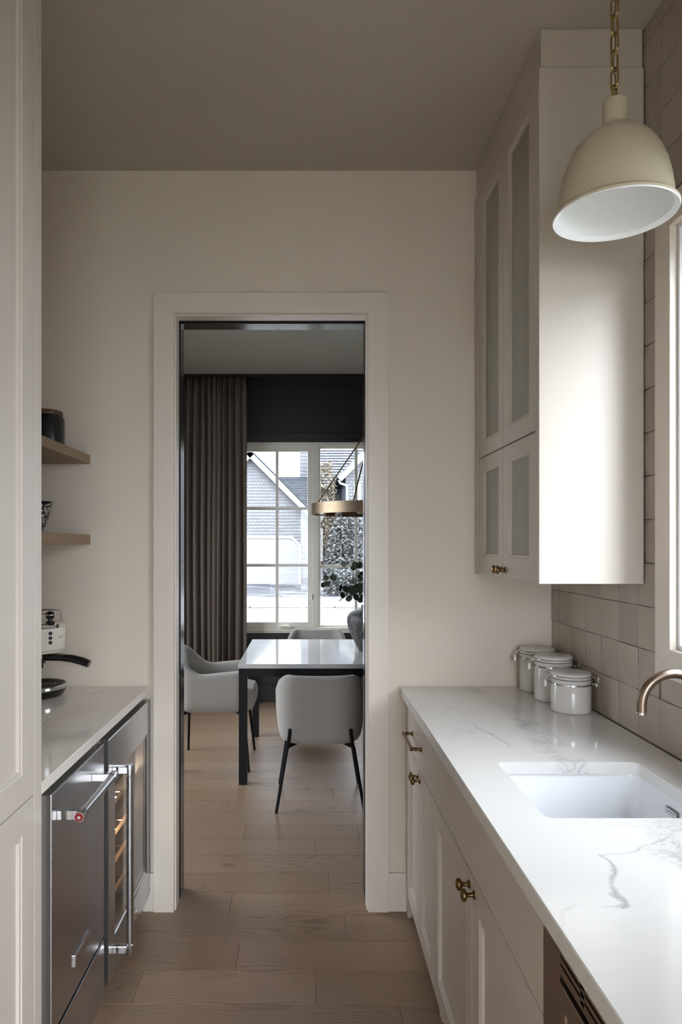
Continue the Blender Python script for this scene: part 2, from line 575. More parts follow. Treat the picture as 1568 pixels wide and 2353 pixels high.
# ------------------------------------------------------------------ geometry helpers
class MB:
    def __init__(self):
        self.v = []
        self.f = []

    def add(self, vs, fs, M=None):
        k = len(self.v)
        for p in vs:
            p = Vector(p)
            self.v.append(tuple(M @ p) if M is not None else tuple(p))
        self.f += [[i + k for i in f] for f in fs]
        return self

    def box(self, x0, x1, y0, y1, z0, z1, M=None):
        return self.add([(x0, y0, z0), (x1, y0, z0), (x1, y1, z0), (x0, y1, z0), (x0, y0, z1), (x1, y0, z1), (x1, y1, z1), (x0, y1, z1)],
                        [(0, 3, 2, 1), (4, 5, 6, 7), (0, 1, 5, 4), (1, 2, 6, 5), (2, 3, 7, 6), (3, 0, 4, 7)], M)

    def lathe(self, prof, n=32, M=None, cap0=True, cap1=True, a0=0, a1=2 * math.pi):
        vs, fs = [], []
        full = abs(a1 - a0 - 2 * math.pi) < 1e-6
        m = n if full else n + 1
        for r, z in prof:
            for i in range(m):
                a = a0 + (a1 - a0) * i / n
                vs.append((r * math.cos(a), r * math.sin(a), z))
        for j in range(len(prof) - 1):
            for i in range(n):
                i2 = (i + 1) % m
                fs.append((j * m + i, j * m + i2, (j + 1) * m + i2, (j + 1) * m + i))
        if cap0 and prof[0][0] > 1e-6:
            fs.append(tuple(range(m))[::-1])
        if cap1 and prof[-1][0] > 1e-6:
            fs.append(tuple(range((len(prof) - 1) * m, len(prof) * m)))
        return self.add(vs, fs, M)

    def tube(self, pts, r, n=10, closed=False, M=None, caps=True):
        pts = [Vector(p) for p in pts]
        rs = r if isinstance(r, (list, tuple)) else [r] * len(pts)
        N = len(pts)
        vs, fs = [], []
        nrm = None
        for i, p in enumerate(pts):
            if closed:
                t = (pts[(i + 1) % N] - pts[i - 1])
            else:
                t = (pts[min(i + 1, N - 1)] - pts[max(i - 1, 0)])
            t.normalize()
            if nrm is None:
                nrm = t.orthogonal().normalized()
            else:
                nrm = (nrm - t * nrm.dot(t))
                if nrm.length < 1e-6:
                    nrm = t.orthogonal()
                nrm.normalize()
            b = t.cross(nrm)
            for k in range(n):
                a = 2 * math.pi * k / n
                vs.append(p + (nrm * math.cos(a) + b * math.sin(a)) * rs[i])
        for i in range(N if closed else N - 1):
            j = (i + 1) % N
            for k in range(n):
                k2 = (k + 1) % n
                fs.append((i * n + k, i * n + k2, j * n + k2, j * n + k))
        if caps and not closed:
            fs.append(tuple(range(n))[::-1])
            fs.append(tuple(range((N - 1) * n, N * n)))
        return self.add(vs, fs, M)

    def prism(self, poly, y0, y1, M=None):
        """polygon in x, z swept along y"""
        n = len(poly)
        vs = [(x, y0, z) for x, z in poly] + [(x, y1, z) for x, z in poly]
        fs = [tuple(range(n)), tuple(range(2 * n - 1, n - 1, -1))]
        fs += [(i, i + n, (i + 1) % n + n, (i + 1) % n) for i in range(n)]
        return self.add(vs, fs, M)

    def build(self, name, mat, parent=None, smooth=False, bevel=0.0, seg=2, subsurf=0, kind=None, origin=None, label=None):
        me = bpy.data.meshes.new(name)
        o_l = Vector(origin) if origin is not None else None
        if o_l is None and parent is not None:
            o_l = ORIGIN.get(parent.name, Vector((0, 0, 0)))
        vs = self.v if o_l is None else [tuple(Vector(p) - o_l) for p in self.v]
        me.from_pydata(vs, [], self.f)
        me.validate()
        bm = bmesh.new()
        bm.from_mesh(me)
        bmesh.ops.recalc_face_normals(bm, faces=bm.faces)
        bm.to_mesh(me)
        bm.free()
        me.materials.append(MATS[mat])
        if smooth:
            me.polygons.foreach_set('use_smooth', [True] * len(me.polygons))
            me.set_sharp_from_angle(angle=R(38))
        o = bpy.data.objects.new(name, me)
        COL.objects.link(o)
        if parent is not None:
            o.parent = parent
            ORIGIN[o.name] = o_l
        elif o_l is not None:
            o.location = o_l
            ORIGIN[o.name] = o_l
        if bevel:
            b = o.modifiers.new('bevel', 'BEVEL')
            b.width = bevel
            b.segments = seg
            b.limit_method = 'ANGLE'
            b.angle_limit = R(40)
        if subsurf:
            s = o.modifiers.new('subsurf', 'SUBSURF')
            s.levels = s.render_levels = subsurf
        if kind:
            o['kind'] = kind
        if label:
            o['label'] = label
        return o


ORIGIN = {}


def tag(o, label, cat=None, group=None, kind=None):
    o['label'] = label
    if cat:
        o['category'] = cat
    if group:
        o['group'] = group
    if kind:
        o['kind'] = kind
    return o


def thing(name, loc, label, cat, group=None, kind=None):
    o = bpy.data.objects.new(name, None)
    o.empty_display_size = 0.1
    o.location = loc
    COL.objects.link(o)
    ORIGIN[o.name] = Vector(loc)
    return tag(o, label, cat, group, kind)


def copy_tree(o, parent=None):
    c = o.copy()
    COL.objects.link(c)
    c.parent = parent
    for ch in o.children:
        copy_tree(ch, c)
    return c


def boxes(*bs):
    m = MB()
    for b in bs:
        m.box(*b)
    return m


def T(x=0, y=0, z=0):
    return Matrix.Translation((x, y, z))


def RX(a): return Matrix.Rotation(R(a), 4, 'X')
def RY(a): return Matrix.Rotation(R(a), 4, 'Y')
def RZ(a): return Matrix.Rotation(R(a), 4, 'Z')


def arc(cx, cz, r, a0, a1, n):
    return [(cx + r * math.cos(R(a0 + (a1 - a0) * i / n)), cz + r * math.sin(R(a0 + (a1 - a0) * i / n))) for i in range(n + 1)]


# ------------------------------------------------------------------ the setting
XL, XR = -1.275, 1.006          # pantry side walls
YE = 2.80                       # end wall, pantry side
YD = 2.98                       # end wall, dining side
YF = 6.53                       # dining far wall
ZC = 3.012                      # pantry ceiling
ZD = 3.07                       # dining ceiling
DX0, DX1 = -2.4, 3.2            # dining side walls
OX0, OX1, OZ = -0.538, 0.250, 2.427   # door opening
YB = -2.0                       # back of the pantry

# floor: planks laid across the view
floor = boxes((DX0, DX1, YD - 0.2, YF + 0.1, -0.06, -0.012), (XL - .1, XR + .1, YB - .1, YD - 0.2, -0.06, -0.012)).build('floor', 'kick_paint')
tag(floor, 'wide oak plank floor running from the pantry into the dining room', kind='structure')
JOINTS = {0: [-0.314], -1: [0.152], -2: [-0.25], -3: [-0.57, 0.03], 1: [-1.6, 1.2], 2: [-0.9, 0.9], 3: [-1.5, 0.046], 4: [-0.32, 0.27],
          5: [-1.2, 0.75], 6: [-0.448, 1.3], 7: [0.16, 0.42, -1.1], 8: [-0.9, 0.12], 9: [0.33], -4: [0.3], -5: [-0.4]}
WPL = 0.178
Y0 = 2.761
rf = random.Random(3)
for k in range(-27, 22):
    ya, yb = Y0 + k * WPL, Y0 + (k + 1) * WPL
    if yb > YF + 0.02:
        yb = YF + 0.02
    if yb - ya < 0.02 or ya < YB:
        continue
    xa, xb = (DX0, DX1) if k >= 0 else (XL, XR)
    js = JOINTS.get(k)
    if js is None:
        js, q = [], xa + rf.uniform(0.4, 1.6)
        while q < xb - 0.3:
            js.append(q)
            q += rf.uniform(1.2, 1.9)
    js = sorted(j for j in js if xa + .05 < j < xb - .05)
    ends = [xa] + js + [xb]
    if k >= 0:                      # long runs get further joints outside the view
        extra = []
        for a, b in zip(ends, ends[1:]):
            if b - a > 2.1:
                extra.append(a + 1.7 if a < -1 or a > 0.2 else (a + b) / 2 + .6)
        ends = sorted(ends + extra)
    for a, b in zip(ends, ends[1:]):
        g, c = 0.0004, 0.0011
        L, Wd = (b - a) / 2 - g, (yb - ya) / 2 - g
        m = MB()
        vs = [(-L, -Wd, -.012), (L, -Wd, -.012), (L, Wd, -.012), (-L, Wd, -.012), (-L, -Wd, -c), (L, -Wd, -c), (L, Wd, -c), (-L, Wd, -c),
              (-L + c, -Wd + c, 0), (L - c, -Wd + c, 0), (L - c, Wd - c, 0), (-L + c, Wd - c, 0)]
        fs = [(0, 1, 5, 4), (1, 2, 6, 5), (2, 3, 7, 6), (3, 0, 4, 7), (4, 5, 9, 8), (5, 6, 10, 9), (6, 7, 11, 10), (7, 4, 8, 11), (8, 9, 10, 11)]
        m.add(vs, fs)
        o = m.build('plank', 'oak_floor')
        o.location = ((a + b) / 2, (ya + yb) / 2, 0)
        o.parent = floor

# end wall, pantry leaf and dining leaf with the pocket between them
we = boxes((XL - .2, OX0, YE, YE + .062, 0, ZC + .05), (OX1, XR + .2, YE, YE + .062, 0, ZC + .05), (OX0, OX1, YE, YE + .062, OZ, ZC + .05)).build('wall_end', 'wall_paint')
tag(we, 'greige end wall of the pantry around the cased opening', kind='structure')
wd = boxes((DX0 - .2, OX0, YD - .075, YD, 0, ZD + .05), (OX1, DX1 + .2, YD - .075, YD, 0, ZD + .05), (OX0, OX1, YD - .075, YD, OZ, ZD + .05)).build('wall_dining_near', 'dark_wall_paint')
tag(wd, 'dark painted dining room wall around the opening', kind='structure')
o = boxes((OX1 + .02, DX1, YE + .062, YD - .075, 0, ZD), (OX0 - .95, OX1 + .02, YE + .062, YD - .075, OZ + .06, ZD), (DX0, OX0 - .95, YE + .062, YD - .075, 0, ZD)).build('wall_end_core', 'black_void')
tag(o, 'hidden core of the pantry end wall', kind='structure')
wl = boxes((XL - .2, XL, YB - .2, YE, 0, ZC + .05)).build('wall_left', 'wall_paint')
tag(wl, 'greige left wall of the pantry', kind='structure')
y0, y1, z0, z1 = W1['y0'], W1['y1'], W1['z0'], W1['z1']
wr = boxes((XR, XR + .2, YB - .2, y0, 0, ZC + .05), (XR, XR + .2, y1, YE, 0, ZC + .05), (XR, XR + .2, y0, y1, 0, z0), (XR, XR + .2, y0, y1, z1, ZC + .05)).build('wall_right', 'grout')
tag(wr, 'right pantry wall clad in square taupe handmade tiles', kind='structure')
wb = boxes((XL, -.20, YB - .2, YB, 0, ZC + .05), (.96, XR, YB - .2, YB, 0, ZC + .05), (-.20, .96, YB - .2, YB, 2.4, ZC + .05)).build('wall_back', 'wall_paint')
tag(wb, 'greige wall behind the viewer with a wide opening added for daylight', kind='structure')
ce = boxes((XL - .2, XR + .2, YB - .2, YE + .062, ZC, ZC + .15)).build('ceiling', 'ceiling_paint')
tag(ce, 'plain greige pantry ceiling', kind='structure')
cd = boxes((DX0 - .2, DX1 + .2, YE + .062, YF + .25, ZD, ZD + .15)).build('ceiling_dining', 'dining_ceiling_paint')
tag(cd, 'plain grey dining room ceiling', kind='structure')
x0, x1, z0, z1 = W2['x0'], W2['x1'], W2['z0'], W2['z1']
wf = boxes((DX0 - .2, x0, YF, YF + .25, -.3, ZD + .05), (x1, DX1 + .2, YF, YF + .25, -.3, ZD + .05), (x0, x1, YF, YF + .25, -.3, z0), (x0, x1, YF, YF + .25, z1, ZD + .05)).build('wall_dining_far', 'dark_wall_paint')
tag(wf, 'dark brown far wall of the dining room around the window', kind='structure')
o = boxes((DX1, DX1 + .2, YD, YF, 0, ZD + .05)).build('wall_dining_right', 'dark_wall_paint')
tag(o, 'dark right wall of the dining room', kind='structure')
o = boxes((DX0 - .2, DX0, YD, 3.3, 0, ZD + .05), (DX0 - .2, DX0, 5.5, YF, 0, ZD + .05), (DX0 - .2, DX0, 3.3, 5.5, 0, .95), (DX0 - .2, DX0, 3.3, 5.5, 2.45, ZD + .05)).build('wall_dining_left', 'dark_wall_paint')
tag(o, 'dark left wall of the dining room', kind='structure')

# baseboards and small trims
m = boxes((OX1 + .080, .44, YE - .014, YE, 0, .156))
tag(m.build('baseboard_end_right', 'trim_paint', bevel=.003), 'short painted baseboard right of the door casing', kind='structure')
m = boxes((-.665, OX0 - .082, YE - .014, YE, 0, .156))
tag(m.build('baseboard_end_left', 'trim_paint', bevel=.003), 'sliver of painted baseboard left of the door casing', kind='structure')
m = boxes((DX0, DX1, YF - .016, YF, 0, .15), (DX0, DX1, YF - .010, YF, .15, .165))
tag(m.build('baseboard_dining', 'dark_wall_paint', bevel=.003), 'dark baseboard along the dining far wall', kind='structure')
m = boxes((DX0, DX1, YF - .035, YF, ZD - .035, ZD), (DX0, DX1, YF - .02, YF, ZD - .06, ZD - .035))
tag(m.build('trim_1', 'dark_wall_paint', bevel=.003), 'slim dark cornice above the dining window', kind='structure')

# door_1: cased opening with a pocket door track
door = thing('door_1', (OX0 + .39, YE, 0), 'white cased opening with a pocket door slot between pantry and dining room', None, kind='structure')
cw, ct = 0.083, 0.018
m = MB().prism([(OX0 - cw, 0), (OX0, 0), (OX0, OZ), (OX0 - cw, OZ + cw)], YE - ct, YE - .0005)
m.build('casing_board', 'trim_paint', door, bevel=.0015)
m = MB().prism([(OX1, 0), (OX1 + cw, 0), (OX1 + cw, OZ + cw), (OX1, OZ)], YE - ct, YE - .0005)
m.build('casing_board', 'trim_paint', door, bevel=.0015)
m = MB().prism([(OX0 - cw, OZ + cw), (OX0, OZ), (OX1, OZ), (OX1 + cw, OZ + cw)], YE - ct, YE - .0005)
m.build('casing_board', 'trim_paint', door, bevel=.0015)
# pantry half jambs (step back a little behind the casing), dining half jambs in dark gloss
j = .006
boxes((OX0 - .012, OX0 + j, YE, YE + .064, 0, OZ)).build('jamb', 'trim_paint', door, bevel=.001)
boxes((OX1 - j, OX1 + .012, YE, YE + .064, 0, OZ)).build('jamb', 'trim_paint', door, bevel=.001)
boxes((OX0 + j, OX1 - j, YE, YE + .064, OZ - j, OZ + .012)).build('head_jamb', 'trim_paint', door, bevel=.001)
boxes((OX0 - .012, OX0 + j, YD - .077, YD + .004, 0, OZ)).build('jamb', 'dark_gloss_paint', door, bevel=.001)
boxes((OX1 - j, OX1 + .012, YD - .077, YD + .004, 0, OZ)).build('jamb', 'dark_gloss_paint', door, bevel=.001)
boxes((OX0 + j, OX1 - j, YD - .077, YD + .004, OZ - j, OZ + .012)).build('head_jamb', 'dark_gloss_paint', door, bevel=.001)
boxes((OX0 - .9, OX1, YE + .066, YD - .079, OZ + .03, OZ + .055)).build('track', 'track_black', door)
boxes((OX1 - .004, OX1 + .012, YE + .066, YD - .079, 0, OZ)).build('strike_jamb', 'dark_gloss_paint', door)
pd = thing('pocket_door', (OX0 - .4, YE + .083, 0), 'dark pocket door slid back into the wall, only its edge showing', 'door')
boxes((OX0 - .85, OX0 - .004, YE + .067, YE + .100, .008, OZ + .02)).build('panel', 'dark_gloss_paint', pd, bevel=.001)
m = boxes((OX0 - .004, OX0 - .001, YE + .070, YE + .097, .88, .99)).build('latch_plate', 'black_metal', pd)
MB().lathe([(.0, 0), (.008, 0), (.008, .006), (.0, .006)], 14, T(OX0 - .001, YE + .083, .937) @ RY(90)).build('latch_button', 'black_metal', m, smooth=True)

# ---- right wall tiles
def tile_mesh(seed):
    r = random.Random(seed)
    hy, hz, t = .0638, .0622, .011
    n = 4
    vs, fs = [], []
    for a in range(n + 1):
        for b in range(n + 1):
            y = -hy + 2 * hy * a / n
            z = -hz + 2 * hz * b / n
            edge = (a in (0, n)) or (b in (0, n))
            d = -t + (0.0022 if edge else r.uniform(-.0008, .0008))
            vs.append((d, y + (r.uniform(-.0008, .0008)), z + (r.uniform(-.0008, .0008))))
    for a in range(n):
        for b in range(n):
            i = a * (n + 1) + b
            fs.append((i, i + 1, i + n + 2, i + n + 1))
    rim = [b for b in range(n + 1)] + [a * (n + 1) + n for a in range(1, n + 1)] + [n * (n + 1) + b for b in range(n - 1, -1, -1)] + [a * (n + 1) for a in range(n - 1, 0, -1)]
    k = len(vs)
    for i in rim:
        vs.append((0, vs[i][1], vs[i][2]))
    for q in range(len(rim)):
        q2 = (q + 1) % len(rim)
        fs.append((rim[q], rim[q2], k + q2, k + q))
    me = bpy.data.meshes.new('tile')
    me.from_pydata(vs, [], fs)
    bm = bmesh.new(); bm.from_mesh(me); bmesh.ops.recalc_face_normals(bm, faces=bm.faces); bm.to_mesh(me); bm.free()
    me.polygons.foreach_set('use_smooth', [True] * len(me.polygons))
    me.set_sharp_from_angle(angle=R(50))
    me.materials.append(MATS['zellige'])
    return me


TM = [tile_mesh(s) for s in range(6)]
rt = random.Random(11)
SY, SZ = .1305, .1272
CY0, CY1 = W1['y0'] - .08, W1['y1'] + .08
CZ0, CZ1 = W1['z0'] - .08, W1['z1'] + .08
for c in range(-16, 8):
    ya, yb = 1.935 + c * SY, 1.935 + (c + 1) * SY
    ya, yb = max(ya, 0.38), min(yb, YE - .002)
    if yb - ya < .03:
        continue
    for r_ in range(17):
        za, zb = .926 + r_ * SZ, min(.926 + (r_ + 1) * SZ, ZC - .002)
        if r_ == 0:
            za = .917
        a, b, p, q = ya, yb, za, zb
        if a > 2.08 and p > 1.42:
            continue                                     # behind the wall cabinet
        if b > CY0 and a < CY1 and q > CZ0 and p < CZ1:   # meets the window casing
            opts = []
            if a < CY0 - .02: opts.append((a, CY0 - .002, p, q))
            if b > CY1 + .02: opts.append((CY1 + .002, b, p, q))
            if p < CZ0 - .02: opts.append((a, b, p, CZ0 - .002))
            if q > CZ1 + .02: opts.append((a, b, CZ1 + .002, q))
            if not opts:
                continue
            a, b, p, q = max(opts, key=lambda t: (t[1] - t[0]) * (t[3] - t[2]))
        o = bpy.data.objects.new('tile', rt.choice(TM))
        COL.objects.link(o)
        o.parent = wr
        o.location = (XR + rt.uniform(-.0006, .0010), (a + b) / 2, (p + q) / 2)
        o.scale = (1, (b - a - .0022) / .1276, (q - p - .0022) / .1244)
        o.rotation_euler = (rt.uniform(-.006, .006), rt.uniform(-.007, .007), rt.uniform(-.007, .007))

# ---- window_1: pantry window in the tiled wall
w1 = thing('window_1', (XR, 1.42, W1['z0']), 'tall white pantry window with a flat casing above the sink', None, kind='structure')
y0, y1, z0, z1 = W1['y0'], W1['y1'], W1['z0'], W1['z1']
xa, xb = XR - .021, XR - .0005
def yz_prism(poly, xa, xb):
    n = len(poly)
    vs = [(xa, y, z) for y, z in poly] + [(xb, y, z) for y, z in poly]
    fs = [tuple(range(n)), tuple(range(2 * n - 1, n - 1, -1))] + [(i, i + n, (i + 1) % n + n, (i + 1) % n) for i in range(n)]
    return MB().add(vs, fs)
e = .08
for poly in ([(y0 - e, z0 - e), (y1 + e, z0 - e), (y1, z0), (y0, z0)], [(y0, z1), (y1, z1), (y1 + e, z1 + e), (y0 - e, z1 + e)],
             [(y1, z0), (y1 + e, z0 - e), (y1 + e, z1 + e), (y1, z1)], [(y0 - e, z0 - e), (y0, z0), (y0, z1), (y0 - e, z1 + e)]):
    yz_prism(poly, xa, xb).build('casing_board', 'trim_paint', w1, bevel=.0015)
q = .012
boxes((XR, XR + .15, y0, y1, z0, z0 + q), (XR, XR + .15, y0, y1, z1 - q, z1), (XR, XR + .15, y0, y0 + q, z0 + q, z1 - q), (XR, XR + .15, y1 - q, y1, z0 + q, z1 - q)).build('jamb_lining', 'pantry_sash', w1)
f = .045
a0, a1, c0, c1 = y0 + q, y1 - q, z0 + q, z1 - q
sash = boxes((XR + .03, XR + .075, a0, a1, c0, c0 + f), (XR + .03, XR + .075, a0, a1, c1 - f, c1), (XR + .03, XR + .075, a0, a0 + f, c0 + f, c1 - f), (XR + .03, XR + .075, a1 - f, a1, c0 + f, c1 - f)).build('sash', 'pantry_sash', w1, bevel=.002)
boxes((XR + .05, XR + .055, a0 + f, a1 - f, c0 + f, c1 - f)).build('pane', 'pantry_glass', sash)

# ---- unseen glazed door, added to bring daylight from behind the viewer
dg = thing('door_2', (.54, YB, 0), 'white framed glazed door added unseen behind the viewer for daylight', None, kind='structure')
boxes((-.20, -.13, YB - .12, YB - .06, 0, 2.4), (.89, .96, YB - .12, YB - .06, 0, 2.4), (-.13, .89, YB - .12, YB - .06, 2.3, 2.4), (-.13, .89, YB - .12, YB - .06, 0, .12)).build('frame', 'pantry_sash', dg, bevel=.002)
boxes((-.13, .89, YB - .095, YB - .09, .12, 2.3)).build('pane', 'window_glass', dg)

# ---- window_2: three-part dining window
w2 = thing('window_2', (.473, YF, W2['z0']), 'cream framed dining window with white grilles looking on a snowy street', None, kind='structure')
x0, x1, z0, z1 = W2['x0'], W2['x1'], W2['z0'], W2['z1']
ya, yb = YF + .005, YF + .10
boxes((x0, x1, ya, yb, z0, z0 + .035), (x0, x1, ya, yb, z1 - .035, z1), (x0, x0 + .035, ya, yb, z0 + .035, z1 - .035), (x1 - .035, x1, ya, yb, z0 + .035, z1 - .035),
      (.062, .112, ya, yb, z0 + .035, z1 - .035), (.834, .884, ya, yb, z0 + .035, z1 - .035)).build('frame', 'window_vinyl', w2, bevel=.003)
def sash_unit(xa, xb, fw, casement):
    a, b = (YF + .015, YF + .06) if casement else (YF + .045, YF + .075)
    zb, zt = z0 + .035, z1 - .035
    s = boxes((xa, xb, a, b, zb, zb + fw), (xa, xb, a, b, zt - fw, zt), (xa, xa + fw, a, b, zb + fw, zt - fw), (xb - fw, xb, a, b, zb + fw, zt - fw)).build('sash', 'window_vinyl', w2, bevel=.003)
    gx0, gx1, gz0, gz1 = xa + fw, xb - fw, zb + fw, zt - fw
    xm = (gx0 + gx1) / 2
    g = (b + a) / 2
    mw = .014
    cuts = [gz0 + (gz1 - gz0) * k / 3 for k in (1, 2)]
    boxes((xm - mw, xm + mw, g - .014, g - .004, gz0, gz1)).build('grille_bar', 'window_vinyl', s, bevel=.002)
    for zc in cuts:
        boxes((gx0, gx1, g - .0135, g - .0045, zc - mw, zc + mw)).build('grille_bar', 'window_vinyl', s, bevel=.002)
    zs = [gz0] + cuts + [gz1]
    for i, (pa, pb) in enumerate(((gx0, xm), (xm, gx1))):
        for k in range(3):
            boxes((pa + .001, pb - .001, g, g + .004, zs[k] + .001, zs[k + 1] - .001)).build('pane', 'lowe_glass', s)
    return s
s1 = sash_unit(x0 + .035, .062, .052, True)
sash_unit(.112, .834, .02, False)
sash_unit(.884, x1 - .035, .052, True)
cx = -.21
m = boxes((cx - .06, cx + .06, YF - .022, YF + .02, z0 + .035, z0 + .047), (cx - .035, cx + .045, YF - .03, YF - .012, z0 + .047, z0 + .062)).build('crank_handle', 'window_vinyl', w2, bevel=.004)
boxes((.048, .056, YF - .004, YF + .015, z0 + .30, z0 + .36)).build('sash_lock', 'window_vinyl', w2, bevel=.002)
# dark casing of the dining window
e = .085
boxes((x0 - e, x1 + e, YF - .02, YF, z1, z1 + e)).build('casing_board', 'dark_wall_paint', w2, bevel=.002)
boxes((x0 - e, x0, YF - .02, YF, z0, z1)).build('casing_board', 'dark_wall_paint', w2, bevel=.002)
boxes((x1, x1 + e, YF - .02, YF, z0, z1)).build('casing_board', 'dark_wall_paint', w2, bevel=.002)
boxes((x0, x1, YF - .012, YF + .006, z0 - .012, z0)).build('stool', 'window_vinyl', w2, bevel=.002)

# ---- side window of the dining room, outside the view
w3 = thing('window_3', (DX0, 4.4, .95), 'white framed side window of the dining room', None, kind='structure')
xa, xb = DX0 - .09, DX0 - .03
boxes((xa, xb, 3.3, 5.5, .95, 1.0), (xa, xb, 3.3, 5.5, 2.4, 2.45), (xa, xb, 3.3, 3.35, 1.0, 2.4), (xa, xb, 5.45, 5.5, 1.0, 2.4), (xa, xb, 4.37, 4.43, 1.0, 2.4)).build('frame', 'window_vinyl', w3, bevel=.002)
boxes((DX0 - .06, DX0 - .055, 3.35, 4.37, 1.0, 2.4)).build('pane', 'pantry_glass', w3)
boxes((DX0 - .06, DX0 - .055, 4.43, 5.45, 1.0, 2.4)).build('pane', 'pantry_glass', w3)

# ------------------------------------------------------------------ cabinetry
def ring_faces(rings, closed_last=True):
    """rings: lists of equal length of points; quads between neighbours, last ring filled"""
    n = len(rings[0])
    vs = [p for r in rings for p in r]
    fs = []
    for k in range(len(rings) - 1):
        for i in range(n):
            i2 = (i + 1) % n
            fs.append((k * n + i, k * n + i2, (k + 1) * n + i2, (k + 1) * n + i))
    fs.append(tuple(range(n))[::-1])
    if closed_last:
        fs.append(tuple(range((len(rings) - 1) * n, len(rings) * n)))
    return vs, fs


def shaker(x, sg, y0, y1, z0, z1, fw=.062, t=.021, glass=False, widths=None):
    """framed door leaf on a plane of constant x whose front looks along sg*x"""
    wl_, wr_, wb_, wt_ = widths or (fw, fw, fw, fw)

    def rect(d, ins, k=1.0):
        X = x - sg * d
        a, b, c, e_ = (y0 + wl_ + ins, y1 - wr_ - ins, z0 + wb_ + ins, z1 - wt_ - ins) if k else (y0 + ins, y1 - ins, z0 + ins, z1 - ins)
        return [(X, a, c), (X, b, c), (X, b, e_), (X, a, e_)]
    m = MB()
    if glass:
        rings = [rect(.0015, 0, 0), rect(0, .0015, 0), rect(0, 0), rect(.003, .003), rect(.003, .009), rect(.007, .012), rect(t, .012), rect(t, 0, 0), rect(.0015, 0, 0)]
        vs, fs = ring_faces(rings, False)
        fs = [f for f in fs if len(set(f)) == 4 and f != (3, 2, 1, 0)]
        m.add(vs, fs)
    else:
        rings = [rect(t, 0, 0), rect(.0015, 0, 0), rect(0, .0015, 0), rect(0, 0), rect(.003, .003), rect(.003, .010), rect(.009, .014), rect(.009, .015)]
        vs, fs = ring_faces(rings)
        m.add(vs, fs)
    return m


def slab(x, sg, y0, y1, z0, z1, t=.021):
    a, b = sorted((x, x - sg * t))
    return boxes((a, b, y0, y1, z0, z1))


KNOB = [(.0, 0), (.0105, 0), (.0105, .002), (.0085, .004), (.0055, .006), (.0048, .012), (.0055, .018), (.0105, .0205), (.0145, .0235), (.0152, .0265), (.0138, .030), (.010, .0325), (.005, .034), (0, .0345)]


def knob(x, y, z, sg, parent):
    return MB().lathe(KNOB, 20, T(x, y, z) @ RY(90 * sg)).build('knob', 'antique_brass', parent, smooth=True)


# --- base cabinets on the right
CF = .400          # door fronts
def carcass(t, y0, y1, top=.880, name='body'):
    p = .018
    return boxes((CF + .022, .985, y0, y0 + p, .0, top), (CF + .022, .985, y1 - p, y1, .0, top), (CF + .022, .985, y0 + p, y1 - p, .10, .118),
                 (.970, .985, y0 + p, y1 - p, .118, top), (CF + .022, CF + .042, y0 + p, y1 - p, top - .03, top)).build(name, 'cabinet_paint', t)

c1 = thing('base_cabinet', (.70, 2.47, 0), 'greige base cabinet with one drawer and a brass bar pull, against the end wall', 'cabinet')
carcass(c1, 2.163, 2.792)
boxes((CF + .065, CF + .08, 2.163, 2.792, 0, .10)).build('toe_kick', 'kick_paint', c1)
boxes((CF + .004, CF + .022, 2.742, 2.797, .0, .880)).build('filler', 'cabinet_paint', c1, bevel=.001)
dr = slab(CF, -1, 2.164, 2.738, .692, .874).build('drawer', 'cabinet_paint', c1, bevel=.0015)
m = MB()
for yy in (2.392, 2.592):
    m.lathe([(0, 0), (.010, 0), (.010, .003), (.0075, .005), (.0055, .008), (.005, .016), (.0075, .019), (.0075, .023), (.005, .026), (.005, .033), (.0065, .038), (0, .040)], 16, T(CF, yy, .777) @ RY(-90))
m.tube([(CF - .034, 2.392, .777), (CF - .034, 2.402, .777), (CF - .034, 2.403, .777), (CF - .034, 2.581, .777), (CF - .034, 2.582, .777), (CF - .034, 2.592, .777)], [.0075, .0075, .0052, .0052, .0075, .0075], 14)
m.build('pull_handle', 'antique_brass', dr, smooth=True)
for a, b, ky in ((2.164, 2.4495, 2.428), (2.4525, 2.738, 2.474)):
    d = shaker(CF, -1, a, b, .090, .688).build('door', 'cabinet_paint', c1)
    knob(CF, ky, .655, -1, d)

c2 = thing('sink_cabinet', (.70, 1.66, 0), 'wide greige sink cabinet with a plain false front and two knobbed doors', 'cabinet')
carcass(c2, 1.162, 2.160)
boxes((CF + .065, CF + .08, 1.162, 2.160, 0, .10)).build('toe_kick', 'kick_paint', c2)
slab(CF, -1, 1.163, 2.160, .692, .874).build('false_front', 'cabinet_paint', c2, bevel=.0015)
for a, b, ky in ((1.163, 1.660, 1.636), (1.663, 2.160, 1.688)):
    d = shaker(CF, -1, a, b, .090, .688, fw=.066).build('door', 'cabinet_paint', c2)
    knob(CF, ky, .655, -1, d)

# --- microwave built into the run
mw = thing('built_in_microwave', (.70, .78, 0), 'built-in stainless microwave, warm floor reflection painted into its colour, with black vent slots under the right worktop', 'microwave')
boxes((.43, .985, .385, 1.159, .30, .878)).build('body', 'black_void', mw)
boxes((CF, CF + .02, .385, 1.159, .105, .30)).build('lower_panel', 'cabinet_paint', mw, bevel=.0015)
boxes((CF + .08, .985, .39, 1.159, .0, .10)).build('plinth', 'kick_paint', mw)
m = MB()
fx0, fx1 = CF - .001, CF + .006
m.box(fx0, fx1, 1.082, 1.158, .302, .876)
m.box(fx0, fx1, .386, .470, .302, .876)
m.box(fx0, fx1, .470, 1.082, .302, .345)
zr = [.8127, .8297 - .0028, .8297 + .0022, .8428 - .0028, .8428 + .0022, .8546 - .0028, .8546 + .0022, .876]
for k in range(0, 8, 2):
    m.box(fx0, fx1, .470, 1.082, zr[k] if k else .8127 , zr[k + 1])
yy = 1.082
while yy > .48:
    yy -= .0805
    m.box(fx0, fx1, max(yy - .0126, .47), yy, .82, .87)
    yy -= .0126
